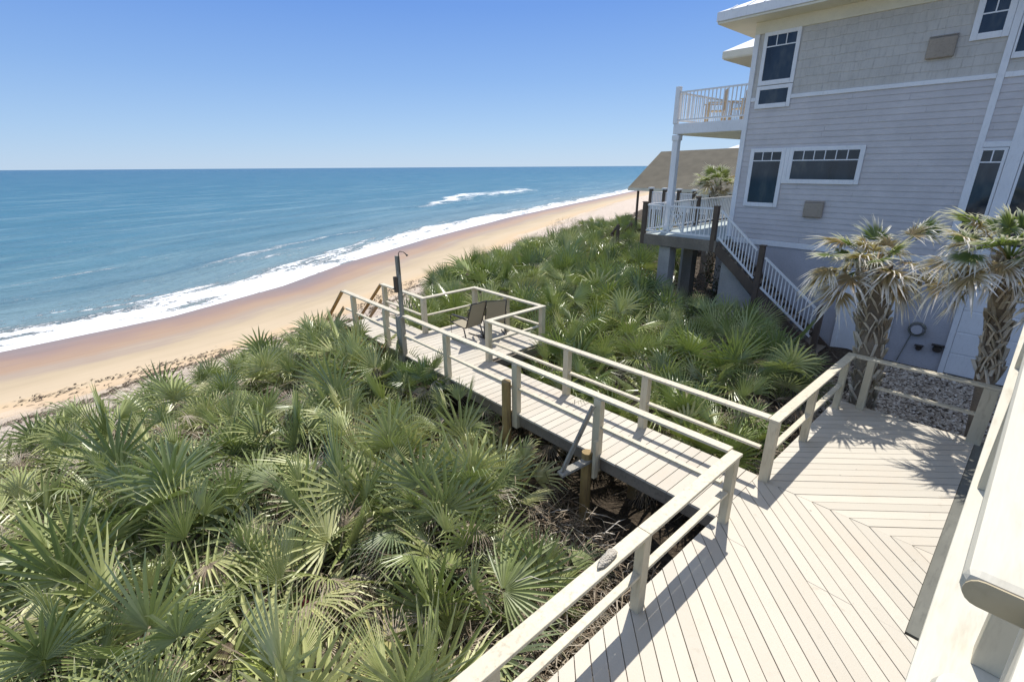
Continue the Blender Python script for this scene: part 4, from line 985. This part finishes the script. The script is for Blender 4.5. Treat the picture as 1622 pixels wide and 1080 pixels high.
def twiggy(x, y, h, rad, seed, label):
    rg = random.Random(seed); t = thing('twiggy_shrub', label, 'shrub', (x, y, gz(x, y)), 'bare twiggy shrubs on the dune edge'); mb = MB(); lf = MB()
    def br(p, d, l, r, dep):
        q = p+d*l; mid = p.lerp(q, .5)+rnd_unit(rg)*l*.1; mb.tube([p, mid, q], [r, r*.8, r*.6], 4, cap=False)
        if dep == 0:
            if rg.random() < .5: leafquad(lf, rg, q, .06, rg.random())
            return
        for _ in range(rg.choice((2, 3, 3))): br(q, (d+rnd_unit(rg)*.75).normalized(), l*.72, r*.6, dep-1)
    for i in range(9): a = rg.uniform(0, 6.28); br(Vector((0, 0, 0)), Vector((math.cos(a)*.7, math.sin(a)*.7, .8)).normalized(), h*.38, .012, 4)
    mb.build('branches', M['twig'], t); lf.build('leaves', M['deadfrond'], t)
for i, (x, y, h, lb) in enumerate(((10.4, 16.4, 1.2, 'bare brown twiggy shrub on the dune edge straight behind the lookout'), (12.6, 18.6, 1.3, 'bare brown twiggy shrub at the sandy end of the right thicket'), (8.7, 14.2, 1.1, 'bare brown twiggy shrub beyond the ocean corner of the lookout'),
        (3.6, 15.3, 1.0, 'bare twiggy shrub left of the top of the beach stairs'), (26, 23, 2.2, 'tangled brown shrub beside the weathered beach steps'), (22, 19.5, 2.2, 'tall bare shrub in front of the neighbour deck corner'), (7.6, 12.9, 1.2, 'brown twiggy shrub between the lookout and the stairs'))):
    twiggy(x, y, h, 1, 60+i, lb)
# wrack line debris on the sand
wr = MB(); rg = random.Random(31)
for _ in range(5200):
    x = rg.uniform(-4, 30); base = D(x)+1.8+.9*math.sin(x*.45)+.4*math.sin(x*1.7)
    k = rg.random()
    y = base+rg.gauss(0, .22) if k < .5 else (D(x)+3.6+.8*math.sin(x*.33+2)+rg.gauss(0, .35) if k < .72 else D(x)+rg.uniform(-2.5, 3.5))
    if math.sin(x*2.3)+math.sin(x*.9+1)+rg.uniform(-1, 1) < -.9: continue
    l = rg.uniform(.06, .32); an = rg.gauss(.35, .6); d = Vector((math.cos(an), math.sin(an), 0)); s = Vector((-d.y, d.x, 0))*rg.uniform(.01, .035); p = Vector((x, y, gz(x, y)+.01))
    wr.add([p-s, p+s, p+d*l*.5+s*1.3+Vector((0, 0, .03)), p+d*l*.5-s*1.3+Vector((0, 0, .03)), p+d*l], [(0,1,2,3), (3,2,4)], min(1, max(0, rg.gauss(.25, .15))), .3)
o = wr.build('seaweed_wrack', M['litter']); tag(o, 'broken line of dark seaweed and twigs along the upper beach', 'debris', kind='stuff')
# red litter
mb = MB(); rg = random.Random(4)
for _ in range(26): leafquad(mb, rg, Vector((1.05+rg.gauss(0, .05), 4.85+rg.gauss(0, .05), -.72+rg.gauss(0, .035))), .10, .5)
o = mb.build('red_scrap', M['red']); tag(o, 'small crumpled dark red scrap caught low in the palmettos at the bottom', 'litter')

# ------------------------------------------------------------------ cabbage palms
def cabbage_palm(name, base, mid, top_, r0, r1, label, seed, fronds, Lf=.8, boot0=0.0):
    rg = random.Random(seed); z0 = base[2]; t = thing('cabbage_palm', label, 'palm tree', base)
    off = Vector(base); B0, B1, B2 = Vector(base), Vector(mid), Vector(top_)
    def cv(s): return B0*(1-s)**2+B1*2*s*(1-s)+B2*s*s
    mb = MB(); mb.tube([cv(i/14) for i in range(15)], [r0*1.0+(r1-r0)*i/14 for i in range(15)], 14); part(mb, 'trunk', M['bark'], t, smooth=True)
    bt = MB(); L_ = sum((cv((i+1)/20)-cv(i/20)).length for i in range(20)); nb = int(L_/.021)
    for i in range(nb):
        s = (i+.5)/nb
        if s < boot0: continue
        p = cv(s); ax = (cv(min(1, s+.02))-cv(max(0, s-.02))).normalized(); an = i*2.39996
        e1 = ax.cross(Vector((0, 1, .1))).normalized(); e2 = ax.cross(e1)
        o_ = e1*math.cos(an)+e2*math.sin(an); sd_ = ax.cross(o_).normalized(); r = r0+(r1-r0)*s
        ln = rg.uniform(.14, .30); w_ = rg.uniform(.022, .045)
        if rg.random() < .14: continue
        an += rg.uniform(-.35, .35); o_ = e1*math.cos(an)+e2*math.sin(an); sd_ = ax.cross(o_).normalized()
        for sg in (-1, 1):      # split V boots
            a0 = p+o_*(r*.9)+sd_*(sg*.09)-ax*.02; tipd = ax*ln+o_*rg.uniform(.01, .10)-sd_*(sg*rg.uniform(.03, .11))
            a1 = a0+tipd*.55+sd_*sg*.01; a2 = a0+tipd
            sv = (sd_*.8+ax*.1*sg).normalized()*w_*.5; nn = o_*.022
            bt.add([a0-sv, a0+sv, a1+sv*.9+nn, a1-sv*.9+nn, a2+sv*.5+nn*1.4, a2-sv*.5+nn*1.4, a0-sv-nn*2, a0+sv-nn*2, a2+sv*.5-nn, a2-sv*.5-nn],
                   [(0,1,2,3), (3,2,4,5), (1,7,8,4), (0,5,9,6), (5,4,8,9)], rg.random(), [.1,.1,.4,.4,.9,.9,.1,.1,.9,.9])
    part(bt, 'boots', M['boot'], t)
    gr = MB(); dry = MB(); C0 = B2; fib = MB()
    for (az_, el, pl, dpx, dryf, sc_) in fronds:
        az_ = R(az_); el = R(el); u = Vector((math.cos(az_)*math.cos(el), math.sin(az_)*math.cos(el), math.sin(el)))
        tgt = dry if dryf else gr; O = C0+u*pl+Vector((0, 0, -.02))
        petiole(tgt, rg, C0-u*.05, O, .05*pl, .02, .011, rg.uniform(.4, .8))
        a = (u+Vector((0, 0, -dpx))).normalized(); n = Vector((-u.x*.3, -u.y*.3, 1))+rnd_unit(rg)*.35
        fan(tgt, rg, O, a, n, Lf*sc_*rg.uniform(.8, 1.0), 26, rg.uniform(95, 125), .15 if not dryf else .3, .16, rg.random(), .42, WIND*rg.uniform(.1, .5)+rnd_unit(rg)*.15, 1.5, .6 if dryf else .3)
    part(gr, 'green_fronds', M['cabbage'], t); part(dry, 'dry_fronds', M['cabbagedry'], t)
    return t
WIND = Vector((-.3, -.1, -.25))
rgp = random.Random(8)
def crown(n, ndry, rgp):
    fr = []
    for i in range(n):
        fr.append((i*137.5+rgp.uniform(-15, 15), 70-58*i/n+rgp.uniform(-8, 8), rgp.uniform(.45, .8), rgp.uniform(.0, .5), False, rgp.uniform(.8, 1.05)))
    for i in range(ndry):
        fr.append((i*137.5+60+rgp.uniform(-20, 20), rgp.uniform(-40, 45), rgp.uniform(.4, .85), rgp.uniform(.0, .9), True, rgp.uniform(.7, 1.0)))
    return fr
fa = [(138, 2, .85, .5, True, .9), (120, -12, .8, .7, True, .9), (150, -28, .75, .6, True, 1.0), (140, 18, .9, .4, False, .85), (165, -5, .7, .8, True, .9),
      (125, 42, .65, .2, False, .8), (150, 50, .55, .1, True, .75), (100, 60, .5, .1, True, .7), (135, 30, .55, .4, False, .9), (60, 55, .5, .2, True, .7),
      (-42, 46, .95, -.6, False, 1.0), (-38, 38, 1.0, -.2, False, .95), (-46, 52, .8, .2, True, .7), (-42, 4, .75, .3, True, .9), (-35, -8, .95, .5, True, .9), (-50, -2, 1.15, .8, True, .9),
      (-60, -20, .6, .9, True, .8), (-150, 5, .6, .7, True, .9), (-120, -20, .5, 1.0, True, .9), (-170, 30, .5, .5, False, .8), (-100, 25, .5, .6, True, .8), (20, 10, .7, .6, True, .9), (80, -10, .7, .8, True, .9), (-90, 60, .4, .1, False, .7), (160, 65, .4, .2, True, .7), (-10, 60, .5, .2, True, .7)]
rf = random.Random(12)
fa += [(rf.uniform(0, 360), rf.uniform(-35, 55), rf.uniform(.4, .9), rf.uniform(0, .9), rf.random() < .75, rf.uniform(.75, 1)) for _ in range(14)]
cabbage_palm('a', (10.48, 1.60, -.95), (10.40, 1.66, 1.0), (10.80, 2.02, 2.35), .165, .23, 'shaggy cabbage palm with a crisscross booted trunk behind the far corner of the deck rail', 3, fa, .60)
fb = crown(13, 20, rgp)+[(138, 25, .9, .2, True, .8), (138, 0, 1.0, .4, True, .8), (130, -25, .9, .6, True, .9), (150, 10, .8, .5, False, .8), (120, 45, .7, .1, True, .8), (145, -40, .8, .6, True, .9), (160, -10, .9, .6, True, .9)]
cabbage_palm('b', (10.30, -.02, -.95), (10.42, .12, 1.1), (10.66, .34, 2.75), .11, .12, 'windblown cabbage palm at the right edge with brown drooping fronds', 5, fb, .62, .45)
cabbage_palm('c', (22.5, 10.7, -1.2), (22.5, 10.7, 1.5), (22.4, 10.8, 3.2), .16, .17, 'distant cabbage palm with a yellow green crown in front of the brown roof', 7, crown(12, 8, rgp), .75)
